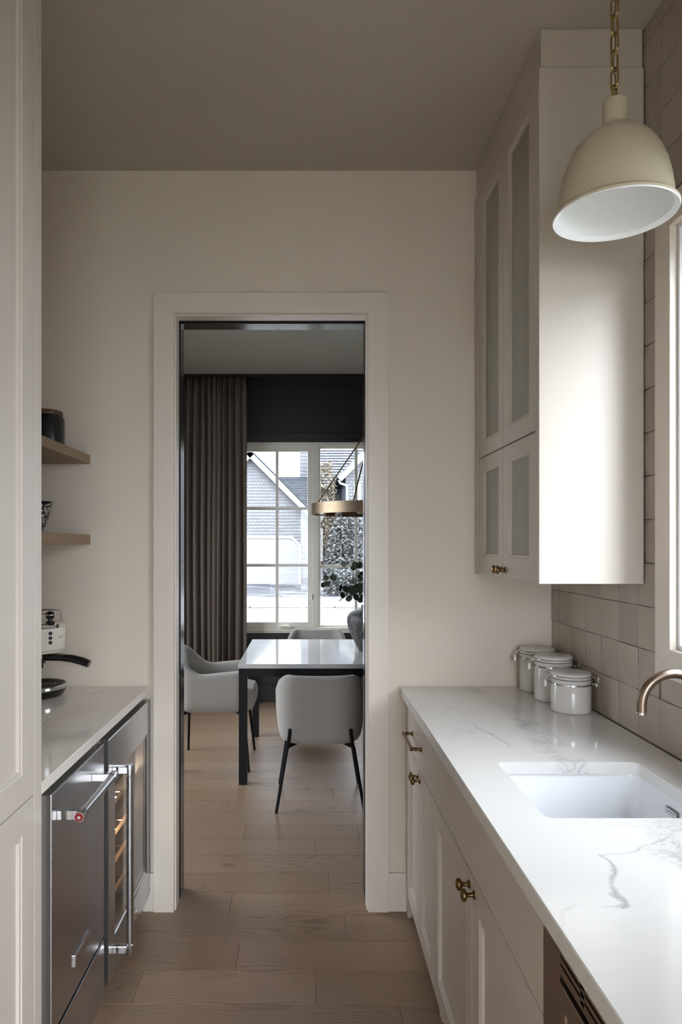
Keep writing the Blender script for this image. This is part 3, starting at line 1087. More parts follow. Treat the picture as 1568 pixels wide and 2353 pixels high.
m.build('trim_frame', 'stainless_dark', mw)
boxes((CF + .022, CF + .03, .47, 1.082, .345, .876)).build('vent_cavity', 'black_void', mw)
d = shaker(CF - .006, -1, .485, 1.0755, .355, .806, widths=(.03, .026, .04, .034), t=.024).build('door', 'stainless_dark', mw)
boxes((CF + .0022, CF + .003, .53, 1.034, .41, .757)).build('door_window', 'black_plastic', d)

# --- right worktop with the sink cut-out
def rrect(x0, x1, y0, y1, r, z, n=6):
    pts = []
    for cx_, cy_, a in ((x1 - r, y1 - r, 0), (x0 + r, y1 - r, 90), (x0 + r, y0 + r, 180), (x1 - r, y0 + r, 270)):
        for k in range(n + 1):
            t = R(a + 90 * k / n)
            pts.append((cx_ + r * math.cos(t), cy_ + r * math.sin(t), z))
    return pts


SX0, SX1, SY0, SY1 = .502, .873, 1.444, 1.817
def slab_with_hole(x0, x1, y0, y1, z0, z1, hole, n=6, c=.002):
    m = MB()
    outer = [(x1, y1), (x0, y1), (x0, y0), (x1, y0)]
    N = len(hole)
    vs, fs = [], []
    def ring(pts, z):
        k = len(vs)
        vs.extend([(p[0], p[1], z) for p in pts])
        return k
    it, ib = ring(hole, z1), ring(hole, z0)
    sgn = [(1, 1), (-1, 1), (-1, -1), (1, -1)]
    ot = ring([(p[0] - s[0] * c, p[1] - s[1] * c) for p, s in zip(outer, sgn)], z1)
    om = ring(outer, z1 - c)
    ob = ring(outer, z0)
    for q in range(4):
        for k in range(n):
            fs.append((ot + q, it + q * (n + 1) + k + 1, it + q * (n + 1) + k))
            fs.append((ob + q, ib + q * (n + 1) + k, ib + q * (n + 1) + k + 1))
        q2 = (q + 1) % 4
        a, b = q * (n + 1) + n, q2 * (n + 1)
        fs.append((ot + q, ot + q2, it + b, it + a))
        fs.append((ob + q2, ob + q, ib + a, ib + b))
        fs.append((ot + q, om + q, om + q2, ot + q2))
        fs.append((om + q, ob + q, ob + q2, om + q2))
    for i in range(N):
        i2 = (i + 1) % N
        fs.append((it + i, it + i2, ib + i2, ib + i))
    return m.add(vs, fs)


wt = slab_with_hole(.379, .994, .380, 2.798, .882, .914, rrect(SX0, SX1, SY0, SY1, .022, 0)).build('worktop', 'quartz_right')
tag(wt, 'long white quartz worktop with grey veins and an undermount sink, on the right', 'worktop')

sink = thing('sink', ((SX0 + SX1) / 2, (SY0 + SY1) / 2, .70), 'square white ceramic undermount sink in the right worktop', 'sink')
rings = []
for ins, r_, z in ((-.03, .04, .8805), (-.004, .026, .8805), (-.003, .026, .876), (.006, .030, .742), (.012, .034, .722), (.030, .040, .712), (.10, .03, .709)):
    rings.append(rrect(SX0 + ins, SX1 - ins, SY0 + ins, SY1 - ins, r_, z))
vs_, fs_ = ring_faces(rings)
fs_ = [f for f in fs_ if not (len(f) == 28 and 0 in f)]
MB().add(vs_, fs_).build('basin', 'sink_ceramic', sink, smooth=True)
MB().lathe([(0, .7095), (.030, .7095), (.032, .712), (.026, .713), (.020, .7105), (0, .7105)], 24, T((SX0 + SX1) / 2, (SY0 + SY1) / 2, 0)).build('drain', 'chrome', sink, smooth=True)
lb = boxes((.8688, .8705, 1.612, 1.664, .842, .858)).build('maker_label', 'grey_mark', sink)
boxes((.8680, .8689, 1.616, 1.660, .8445, .8555)).build('label_field', 'sink_ceramic', lb)
boxes((.8674, .8681, 1.621, 1.655, .8485, .8515)).build('label_print', 'grey_mark', lb)

# --- faucet
fa = thing('faucet', (.945, 1.63, .914), 'bronze gooseneck faucet arching over the sink', 'faucet')
arcp = [(.87 + .075 * math.cos(R(a)), 1.63, 1.108 + .075 * math.sin(R(a))) for a in range(0, 181, 9)]
MB().tube([(.945, 1.63, .93)] + arcp + [(.795, 1.63, 1.092)], .0112, 18).build('spout', 'bronze', fa, smooth=True)
MB().lathe([(0, .9145), (.024, .9145), (.024, .919), (.017, .923), (.0165, .975), (.0125, .98), (0, .98)], 24, T(.945, 1.63, 0)).build('base', 'bronze', fa, smooth=True)
MB().lathe([(0, 1.086), (.0118, 1.086), (.0122, 1.092), (0, 1.092)], 18, T(.795, 1.63, 0)).build('aerator', 'chrome', fa, smooth=True)
MB().tube([(.945, 1.612, .955), (.945, 1.585, .958), (.945, 1.545, .985)], [.007, .006, .005], 12).build('lever', 'bronze', fa, smooth=True)

# --- wall cabinet on the right
UF = .684
UY0, UY1, UZ0 = 2.022, 2.797, 1.373
uc = thing('wall_cabinet', (.84, 2.41, UZ0), 'tall greige wall cabinet with glazed doors beside the tiled window wall', 'cabinet')
p = .018
boxes((UF, .992, UY0, UY0 + p, UZ0, 2.891), (UF + .024, .992, UY1 - p, UY1, UZ0, 2.891), (UF + .024, .992, UY0 + p, UY1 - p, UZ0, UZ0 + p), (UF + .024, .992, UY0 + p, UY1 - p, 2.873, 2.891),
      (.980, .992, UY0 + p, UY1 - p, UZ0 + p, 2.873)).build('body', 'cabinet_paint', uc, bevel=.001)
boxes((UF, UF + .022, UY0 + p, 2.0575, UZ0, 2.891), (UF, UF + .022, 2.7295, UY1, UZ0, 2.891), (UF, UF + .022, 2.0575, 2.7295, 2.8775, 2.891)).build('face_frame', 'cabinet_paint', uc)
boxes((UF + .008, .992, UY0 + .008, UY1, 2.895, ZC - .001)).build('crown_filler', 'cabinet_paint', uc, bevel=.001)
for zz in (1.822, 2.15, 2.50):
    boxes((UF + .03, .980, UY0 + p, UY1 - p, zz, zz + p)).build('shelf', 'cabinet_paint', uc)
for (a, b) in ((2.0595, 2.392), (2.395, 2.7275)):
    for (c, e_, low) in ((1.376, 1.8265, True), (1.8305, 2.8755, False)):
        d = shaker(UF, -1, a, b, c, e_, glass=True, widths=(.055, .055, .055, .055) if not low else (.055, .055, .068, .047)).build('door', 'cabinet_paint', uc)
        gz = (.055, .055) if not low else (.068, .047)
        boxes((UF + .012, UF + .016, a + .055, b - .055, c + gz[0], e_ - gz[1])).build('glass_pane', 'cabinet_glass', d)
        if low:
            knob(UF, 2.371 if a < 2.2 else 2.416, 1.402, -1, d)

# crockery on the cabinet shelves
def dish(name, x, y, z, prof, label, cat):
    o = MB().lathe(prof, 28).build(name, 'white_dish', smooth=True)
    o.location = (x, y, z)
    tag(o, label, cat)
    return o
BOWL = [(.0, 0), (.035, 0), (.038, .004), (.06, .02), (.085, .055), (.095, .085), (.092, .086), (.08, .055), (.055, .023), (0, .012)]
dish('bowl', .84, 2.20, UZ0 + p + .0005, [(r * 1.1, z * 1.5) for r, z in BOWL], 'deep white bowl behind the lower near glass door of the wall cabinet', 'bowl')
dish('mug', .82, 2.55, UZ0 + p + .0005, [(0, 0), (.04, 0), (.044, .004), (.044, .11), (.041, .11), (.040, .008), (0, .006)], 'white cup behind the lower far glass door of the wall cabinet', 'cup')
dish('bowl', .84, 2.22, 1.8405, BOWL, 'low white bowl on the shelf just above the wall cabinet middle seam', 'bowl')
dish('jug', .84, 2.22, 2.1685, [(0, 0), (.05, 0), (.065, .03), (.068, .10), (.045, .17), (.05, .20), (.046, .20), (.04, .17), (.06, .10), (.055, .03), (0, .01)], 'white jug on the middle shelf behind the tall near glass door', 'jug')

# --- left run: tall cabinet, worktop, appliances
TF = -.640
tc = thing('tall_cabinet', (-.96, .5, 0), 'tall pale panelled cabinet at the left edge with framed doors', 'cabinet')
boxes((XL + .001, TF - .023, -.60, 1.658, .10, ZC - .11)).build('body', 'cabinet_paint', tc)
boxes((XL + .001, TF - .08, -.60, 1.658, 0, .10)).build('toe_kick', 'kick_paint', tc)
boxes((TF - .023, TF, 1.616, 1.660, .0, ZC - .11)).build('end_stile', 'cabinet_paint', tc, bevel=.0015)
boxes((XL + .001, TF - .004, -.60, 1.658, ZC - .109, ZC - .001)).build('crown_filler', 'cabinet_paint', tc, bevel=.001)
for a, b in ((1.166, 1.613), (.716, 1.163), (.266, .713), (-.184, .263), (-.60, -.187)):
    for c, e_ in ((.10, .899), (.9025, 2.900)):
        shaker(TF, 1, a, b, c, e_, fw=.066).build('door', 'cabinet_paint', tc)

wtl = boxes((XL + .001, TF, 1.662, 2.798, .884, .914)).build('worktop', 'quartz_left', bevel=.002)
tag(wtl, 'short grey veined quartz worktop over the stainless appliances on the left', 'worktop')

# beverage fridge
FX = -.632
fr = thing('beverage_fridge', (-.95, 2.487, 0), 'stainless undercounter wine fridge with a glass door and a vertical bar handle', 'fridge')
fy0, fy1, fz0, fz1 = 2.192, 2.782, .082, .865
boxes((-1.25, -.680, fy0, fy0 + .03, .08, .862), (-1.25, -.680, fy1 - .03, fy1, .08, .862), (-1.25, -.680, fy0 + .03, fy1 - .03, .08, .12), (-1.25, -.680, fy0 + .03, fy1 - .03, .82, .862), (-1.25, -1.2, fy0 + .03, fy1 - .03, .12, .82)).build('body', 'fridge_liner', fr)
boxes((-1.25, -.70, fy0 + .01, fy1 - .01, .005, .08)).build('kick_grille', 'black_plastic', fr)
W_ = (.075, .060, .106, .125)
d = shaker(FX, 1, fy0, fy1, fz0, fz1, glass=True, widths=W_, t=.044).build('door', 'stainless', fr)
boxes((FX - .012, FX - .008, fy0 + W_[0] + .004, fy1 - W_[1] - .004, fz0 + W_[2] + .004, fz1 - W_[3] - .004)).build('glass_pane', 'fridge_glass', d)
hx, hy = -.577, 2.247
m = MB().lathe([(0, .150), (.0125, .150), (.0135, .153), (.0135, .185), (.0118, .187), (.0118, .735), (.0135, .737), (.0135, .768), (.0125, .771), (0, .771)], 20, T(hx, hy, 0))
m.build('handle_bar', 'stainless', d, smooth=True)
for zz in (.157, .742):
    boxes((FX - .001, hx, hy - .011, hy + .011, zz, zz + .024)).build('handle_bracket', 'chrome', d, bevel=.002)
boxes((FX - .0005, FX + .004, 2.44, 2.55, .115, .145)).build('badge', 'chrome', d, bevel=.001)
for zz in (.175, .285, .385, .500, .610):
    r_ = boxes((-.715, -.698, fy0 + .05, fy1 - .05, zz, zz + .042)).build('rack_front', 'rack_wood', fr, bevel=.002)
    m = MB()
    for k in range(6):
        yk = fy0 + .08 + k * .086
        m.tube([(-.715, yk, zz + .02), (-1.19, yk, zz + .02)], .004, 6)
    m.build('rack_wires', 'chrome', r_)
nt = NT('led_strip')
nt.base((1, .9, .75))
nt.b.inputs['Emission Color'].default_value = (1.0, 0.82, 0.58, 1)
nt.b.inputs['Emission Strength'].default_value = 18.0
MATS['led_strip'] = nt.m
boxes((-.76, -.745, fy0 + .06, fy1 - .06, .812, .8195)).build('light_strip', 'led_strip', fr)
boxes((-.76, -.745, fy0 + .06, fy1 - .06, .486, .492)).build('light_strip', 'led_strip', fr)

# ice maker
im = thing('ice_maker', (-.95, 1.935, 0), 'stainless undercounter ice maker with a horizontal bar handle capped in red', 'appliance')
iy0, iy1, IX = 1.712, 2.156, -.635
boxes((-1.25, -.680, iy0 + .004, iy1 - .004, .06, .862)).build('body', 'fridge_liner', im)
d = boxes((-.679, IX, iy0, iy1, .262, .865)).build('door', 'stainless', im, bevel=.003)
boxes((-.679, IX, iy0, iy1, .066, .249)).build('lower_panel', 'stainless', im, bevel=.003)
k = boxes((-1.25, -.70, iy0 + .01, iy1 - .01, .005, .06)).build('kick_grille', 'black_plastic', im)
m = MB()
for q in range(18):
    m.box(-.70, -.690, iy0 + .02 + q * .0235, iy0 + .034 + q * .0235, .008, .055)
m.build('grille_fins', 'black_plastic', k)
bx, bz = -.575, .800
m = MB().lathe([(0, 1.737), (.0125, 1.737), (.0135, 1.740), (.0135, 1.770), (.0118, 1.772), (.0118, 2.026), (.0135, 2.028), (.0135, 2.055), (.0125, 2.058), (0, 2.058)], 22, T(bx, 0, bz) @ RX(-90))
hb = m.build('handle_bar', 'stainless', d, smooth=True)
m = MB().lathe([(0, 0), (.0105, 0), (.0105, .002), (0, .0025)], 22, T(bx, 1.737, bz) @ RX(90)).build('end_cap', 'red_enamel', d, smooth=True, label='dark red enamel end cap')
MB().lathe([(0, .002), (.0042, .002), (.0042, .0036), (0, .0038)], 14, T(bx, 1.737, bz) @ RX(90)).build('cap_emblem', 'chrome', m, smooth=True)
for yy in (1.746, 2.030):
    boxes((IX - .001, bx, yy, yy + .022, bz - .012, bz + .012)).build('handle_bracket', 'chrome', d, bevel=.002)
b_ = boxes((IX - .0005, IX + .005, 1.872, 2.0, .337, .369)).build('badge', 'chrome', d, bevel=.001)
boxes((IX + .0048, IX + .0054, 1.880, 1.992, .343, .363)).build('badge_field', 'stainless_dark', b_)
fp = boxes((XL + .002, -.668, 2.160, 2.188, 0, .8835)).build('filler_panel', 'cabinet_paint')
tag(fp, 'narrow painted filler board between the ice maker and the wine fridge', 'panel')
fp = boxes((XL + .002, -.668, 1.664, 1.708, 0, .8835)).build('filler_panel', 'cabinet_paint')
tag(fp, 'narrow painted filler board between the tall cabinet and the ice maker', 'panel')

# floating shelves
SHX = -.881
for z0_, z1_, lab in ((1.817, 1.853, 'upper oak floating shelf holding the black jar'), (1.490, 1.5296, 'lower oak floating shelf holding the patterned bowl')):
    o = boxes((XL + .001, SHX, 1.70, 2.799, z0_, z1_)).build('floating_shelf', 'shelf_oak', bevel=.0015)
    tag(o, lab, 'shelf', 'oak floating shelves')
jar = thing('storage_jar', (-1.01, 2.66, 1.853), 'matt black jar with a dark wooden lid on the upper shelf', 'jar')
MB().lathe([(0, 0), (.066, 0), (.070, .004), (.070, .118), (.066, .128), (.060, .132), (0, .132)], 36, T(-1.01, 2.66, 1.8535)).build('body', 'black_ceramic', jar, smooth=True)
MB().lathe([(0, .132), (.061, .132), (.063, .135), (.063, .147), (.060, .151), (0, .152)], 36, T(-1.01, 2.66, 1.8535)).build('lid', 'dark_wood', jar, smooth=True)
bw = thing('patterned_bowl', (-1.045, 2.60, 1.5296), 'small bowl speckled in black and cream with a black inside, on the lower shelf', 'bowl')
prof = [(0, 0), (.040, 0), (.043, .006), (.050, .022), (.063, .055), (.074, .090), (.080, .116)]
def slant(m):
    m.v = [(x, y, z + max(0, (z - .07)) / .046 * .16 * (y)) for x, y, z in m.v]
    m.v = [(x - 1.045, y + 2.60, z + 1.530) for x, y, z in m.v]
    return m
slant(MB().lathe(prof, 36, cap1=False)).build('body', 'bowl_pattern', bw, smooth=True)
slant(MB().lathe([(.080, .116), (.077, .117), (.070, .090), (.058, .055), (.04, .02), (0, .012)], 36, cap0=False)).build('inside', 'black_ceramic', bw, smooth=True)

# --- espresso machine
em = thing('espresso_machine', (-1.03, 2.62, .914), 'cream and chrome espresso machine with a black portafilter handle on the left worktop', 'coffee machine')
ex, ey, ez = -1.03, 2.62, .9145
M = T(ex, ey, ez)
boxes((ex - .20, ex - .075, ey - .095, ey + .095, ez + .02, ez + .262)).build('tower', 'cream_plastic', em, bevel=.02, seg=4)
MB().lathe([(0, 0), (.092, 0), (.100, .006), (.108, .028), (.108, .030), (0, .030)], 40, M).build('base', 'black_plastic', em, smooth=True)
boxes((ex - .21, ex - .04, ey - .10, ey + .10, ez, ez + .032)).build('base_rear', 'black_plastic', em, bevel=.01, seg=3)
MB().lathe([(.100, .0305), (.110, .0305), (.113, .034), (.113, .042), (.110, .045), (.104, .045), (.104, .040), (.100, .0395)], 40, M).build('tray_rim', 'chrome', em, smooth=True)
tr = MB().lathe([(0, .0305), (.1035, .0305), (.1035, .0425), (0, .0425)], 40, M).build('drip_tray', 'drip_tray', em, smooth=True)
m = MB()
for rr in (.03, .045, .06, .075, .088):
    m.tube([(ex + rr * math.cos(R(a)), ey + rr * math.sin(R(a)), ez + .0425) for a in range(0, 360, 10)], .0022, 5, closed=True)
m.build('tray_slots', 'black_void', tr)
MB().lathe([(0, .166), (.088, .166), (.100, .170), (.105, .178), (.105, .262), (0, .262)], 44, M).build('head', 'cream_plastic', em, smooth=True)
MB().lathe([(.1052, .178), (.1058, .178), (.1058, .180), (.1052, .180)], 44, M).build('seam_ring', 'grey_mark', em, smooth=True)
lid = MB().lathe([(0, .262), (.106, .262), (.1065, .266), (.1065, .276), (.102, .281), (0, .281)], 44, M).build('chrome_lid', 'chrome', em, smooth=True)
m = MB()
m.tube([(ex + .088 * math.cos(R(a)), ey + .088 * math.sin(R(a)), ez + .318) for a in range(0, 360, 10)], .0028, 6, closed=True)
for a in range(20, 360, 60):
    m.tube([(ex + .088 * math.cos(R(a)), ey + .088 * math.sin(R(a)), ez + .279), (ex + .088 * math.cos(R(a)), ey + .088 * math.sin(R(a)), ez + .318)], .0022, 6)
m.build('cup_rail', 'chrome', em, smooth=True)
kx, ky_ = ex + .074, ey - .058
MB().lathe([(0, .281), (.016, .281), (.016, .288), (.009, .291), (.008, .297), (.014, .300), (.0165, .309), (.0165, .314), (.013, .322), (.006, .326), (0, .327)], 22, T(kx, ky_, ez)).build('steam_knob', 'black_plastic', em, smooth=True)
MB().lathe([(.0166, .3105), (.0172, .3115), (.0172, .3135), (.0166, .3145)], 22, T(kx, ky_, ez)).build('knob_ring', 'chrome', em, smooth=True)
ang = -41.5
for k, zz in enumerate((.245, .228, .211)):
    MB().lathe([(0, 0), (.0068, 0), (.0068, .003), (.005, .0045), (0, .005)], 16, M @ T(.1045 * math.cos(R(ang)), .1045 * math.sin(R(ang)), zz) @ RZ(ang) @ RY(90)).build('button', 'black_plastic', em, smooth=True)
    for da, w in ((7, .0012), (-10, .0022)):
        Mt = M @ RZ(ang + da)
        MB().box(.1049, .1053, -w, w, zz - .0012, zz + .0012, Mt).build('print_mark', 'grey_mark', em)
for k, zz in enumerate((.2295, .2235)):
    for da in range(0, 16, 4):
        MB().box(.1049, .1054, -.0022, .0022, zz - .0013, zz + .0013, M @ RZ(-20 + da + k)).build('print_mark', 'grey_mark', em)
MB().lathe([(0, .132), (.028, .132), (.034, .140), (.034, .166), (0, .166)], 28, T(ex + .01, ey - .02, ez)).build('brew_group', 'chrome', em, smooth=True)
MB().tube([(ex + .02, ey - .02, ez + .150), (ex + .05, ey - .03, ez + .150), (ex + .10, ey - .035, ez + .151), (ex + .15, ey - .04, ez + .147), (ex + .19, ey - .043, ez + .137), (ex + .215, ey - .045, ez + .128)], [.011, .0125, .0135, .0145, .0155, .0145], 16).build('portafilter_handle', 'black_plastic', em, smooth=True)
m = MB()
m.lathe([(0, .112), (.008, .112), (.008, .145), (0, .145)], 14, T(ex + .035, ey - .045, ez))
m.lathe([(0, .114), (.006, .114), (.007, .135), (0, .135)], 14, T(ex + .005, ey - .05, ez))
m.lathe([(.0, .124), (.030, .126), (.033, .138), (0, .138)], 22, T(ex + .01, ey - .02, ez))
m.build('portafilter_spout', 'black_plastic', em, smooth=True)

# --- canisters on the right worktop
def canister(x, y, h, r, rot, label):
    z = .9145
    t = thing('canister', (x, y, z), label, 'canister', 'ceramic clip-top canisters')
    M = T(x, y, z)
    hb = h - .045
    MB().lathe([(0, 0), (r - .006, 0), (r - .001, .004), (r, .010), (r, hb - .004), (r - .003, hb), (0, hb)], 44, M).build('body', 'canister_glaze', t, smooth=True)
    MB().lathe([(r - .002, hb - .001), (r + .0006, hb), (r + .0006, hb + .005), (r - .002, hb + .006)], 44, M).build('clip_band', 'chrome', t, smooth=True)
    MB().lathe([(0, hb + .0055), (r - .002, hb + .0055), (r - .0005, hb + .008), (r - .0005, hb + .016), (r - .003, hb + .018), (0, hb + .018)], 44, M).build('collar', 'canister_glaze', t, smooth=True)
    MB().lathe([(0, hb + .018), (r - .004, hb + .018), (r - .004, hb + .021), (0, hb + .021)], 44, M).build('gasket', 'gasket', t, smooth=True)
    lid = MB().lathe([(0, hb + .021), (r - .002, hb + .021), (r, hb + .0225), (r, hb + .027), (r - .003, hb + .029), (r - .003, hb + .031), (r + .0005, hb + .033), (r + .0005, hb + .039), (r - .004, hb + .043), (r - .02, hb + .045), (0, hb + .0455)], 44, M).build('lid', 'canister_glaze', t, smooth=True)
    MB().tube([(x + (r + .0005) * math.cos(R(a)), y + (r + .0005) * math.sin(R(a)), z + hb + .0295) for a in range(0, 360, 8)], .0014, 5, closed=True).build('wire_ring', 'chrome', lid, smooth=True)
    for s in (1, -1):
        Mr = M @ RZ(rot + (0 if s == 1 else 180))
        q = r
        m = MB()
        if s == 1:      # hinge side
            m.tube([(q, -.012, hb + .0295), (q + .014, -.009, hb + .024), (q + .016, -.007, hb + .003), (q + .016, .007, hb + .003), (q + .014, .009, hb + .024), (q, .012, hb + .0295)], .0017, 6, M=Mr)
            m.tube([(q, 0, hb + .003), (q + .018, 0, hb + .003)], .0035, 8, M=Mr)
            m.box(q + .014, q + .019, -.009, .009, hb - .003, hb + .006, Mr)
        else:           # lever latch
            m.tube([(q, -.014, hb + .0295), (q + .012, -.012, hb + .020), (q + .017, -.010, hb + .004), (q + .017, .010, hb + .004), (q + .012, .012, hb + .020), (q, .014, hb + .0295)], .0017, 6, M=Mr)
            m.box(q + .012, q + .021, -.010, .010, hb - .014, hb + .009, Mr)
            m.tube([(q + .016, -.008, hb - .010), (q + .018, -.005, hb - .036), (q + .018, .005, hb - .036), (q + .016, .008, hb - .010)], .0016, 6, M=Mr)
            m.tube([(q, 0, hb + .002), (q + .014, 0, hb + .002)], .0032, 8, M=Mr)
        m.build('hinge_clip' if s == 1 else 'lever_latch', 'chrome', t, smooth=True)
canister(.914, 2.378, .139, .066, -22, 'smallest clip-top ceramic canister, nearest the sink')
canister(.914, 2.548, .169, .067, -20, 'middle clip-top ceramic canister, between the other two')
canister(.911, 2.716, .172, .067, -18, 'furthest clip-top ceramic canister, beside the end wall')

# --- pendant lamp over the sink
lx, ly, lz = .739, 1.650, 2.275
pl = thing('pendant_lamp', (lx, ly, lz), 'cream dome pendant lamp hanging on a brass chain before the window', 'lamp')
outer = [(.141, .004), (.1415, .010), (.137, .0145), (.1315, .016), (.130, .022), (.1285, .045), (.1245, .075), (.117, .108), (.105, .140), (.089, .168), (.069, .190), (.047, .205), (.033, .212), (.0295, .218), (.0285, .224), (.0278, .231), (.0278, .272), (.0262, .276), (0, .2765)]
MB().lathe(outer, 56, T(lx, ly, lz), cap0=False).build('shade', 'cream_enamel', pl, smooth=True)
inner = [(.141, .004), (.1395, .001), (.136, .003), (.128, .010), (.1265, .022), (.125, .045), (.121, .074), (.1135, .106), (.1015, .137), (.086, .164), (.066, .186), (.030, .204), (0, .206)]
MB().lathe(inner, 56, T(lx, ly, lz), cap0=False).build('shade_lining', 'white_enamel', pl, smooth=True)
MB().lathe([(0, .19), (.02, .19), (.02, .145), (.016, .140), (0, .140)], 20, T(lx, ly, lz)).build('lamp_socket', 'white_enamel', pl, smooth=True)
MB().lathe([(0, 0), (.012, 0), (.013, .004), (.011, .010), (.006, .013), (0, .014)], 18, T(lx, ly, lz + .276)).build('chain_loop_cap', 'chain_brass', pl, smooth=True)
def link(cx_, cy_, cz_, rot, L=.048, Wd=.020, r=.0022):
    h = L / 2 - Wd / 2
    pts = []
    for a in range(0, 181, 20):
        pts.append((Wd / 2 * math.cos(R(a)), 0, h + Wd / 2 * math.sin(R(a))))
    for a in range(180, 361, 20):
        pts.append((Wd / 2 * math.cos(R(a)), 0, -h + Wd / 2 * math.sin(R(a))))
    return MB().tube(pts, r, 8, closed=True, M=T(cx_, cy_, cz_) @ RZ(rot))
zc = lz + .300
k = 0
while zc < ZC - .03:
    link(lx, ly, zc, 25 + 90 * (k % 2), L=.030 if k == 0 else .048, Wd=.015 if k == 0 else .020).build('chain_link', 'chain_brass', pl, smooth=True)
    zc += .032 if k == 0 else .0425
    k += 1
MB().tube([(lx, ly, lz + .276)] + [(lx + .003 * math.sin(i * 1.3), ly + .003 * math.cos(i * 1.3), lz + .29 + i * .02) for i in range(22)] + [(lx, ly, ZC - .002)], .0013, 6).build('cable', 'antique_brass', pl, smooth=True)
MB().lathe([(0, 0), (.055, 0), (.055, -.004), (.045, -.014), (.012, -.022), (.006, -.034), (0, -.035)], 28, T(lx, ly, ZC - .0005)).build('ceiling_canopy', 'chain_brass', pl, smooth=True)

# ------------------------------------------------------------------ dining room
TC = .473       # axis of table, ring light and window
# table
tb = thing('dining_table', (TC, 4.815, 0), 'dining table with a pale marble top on a square black steel frame', 'table')
tx0, tx1, ty0, ty1 = -.425, 1.371, 4.256, 5.373
boxes((tx0, tx1, ty0, ty1, .722, .750)).build('tabletop', 'table_marble', tb, bevel=.002)
g = .004
boxes((tx0 + g, tx1 - g, ty0 + g, ty0 + g + .05, .670, .7215), (tx0 + g, tx1 - g, ty1 - g - .05, ty1 - g, .670, .7215), (tx0 + g, tx0 + g + .05, ty0 + g + .05, ty1 - g - .05, .670, .7215), (tx1 - g - .05, tx1 - g, ty0 + g + .05, ty1 - g - .05, .670, .7215)).build('apron', 'black_metal', tb, bevel=.001)
for a in (tx0 + g, tx1 - g - .05):
    for b in (ty0 + g, ty1 - g - .05):
        boxes((a, a + .05, b, b + .05, 0, .670)).build('leg', 'black_metal', tb, bevel=.0015)


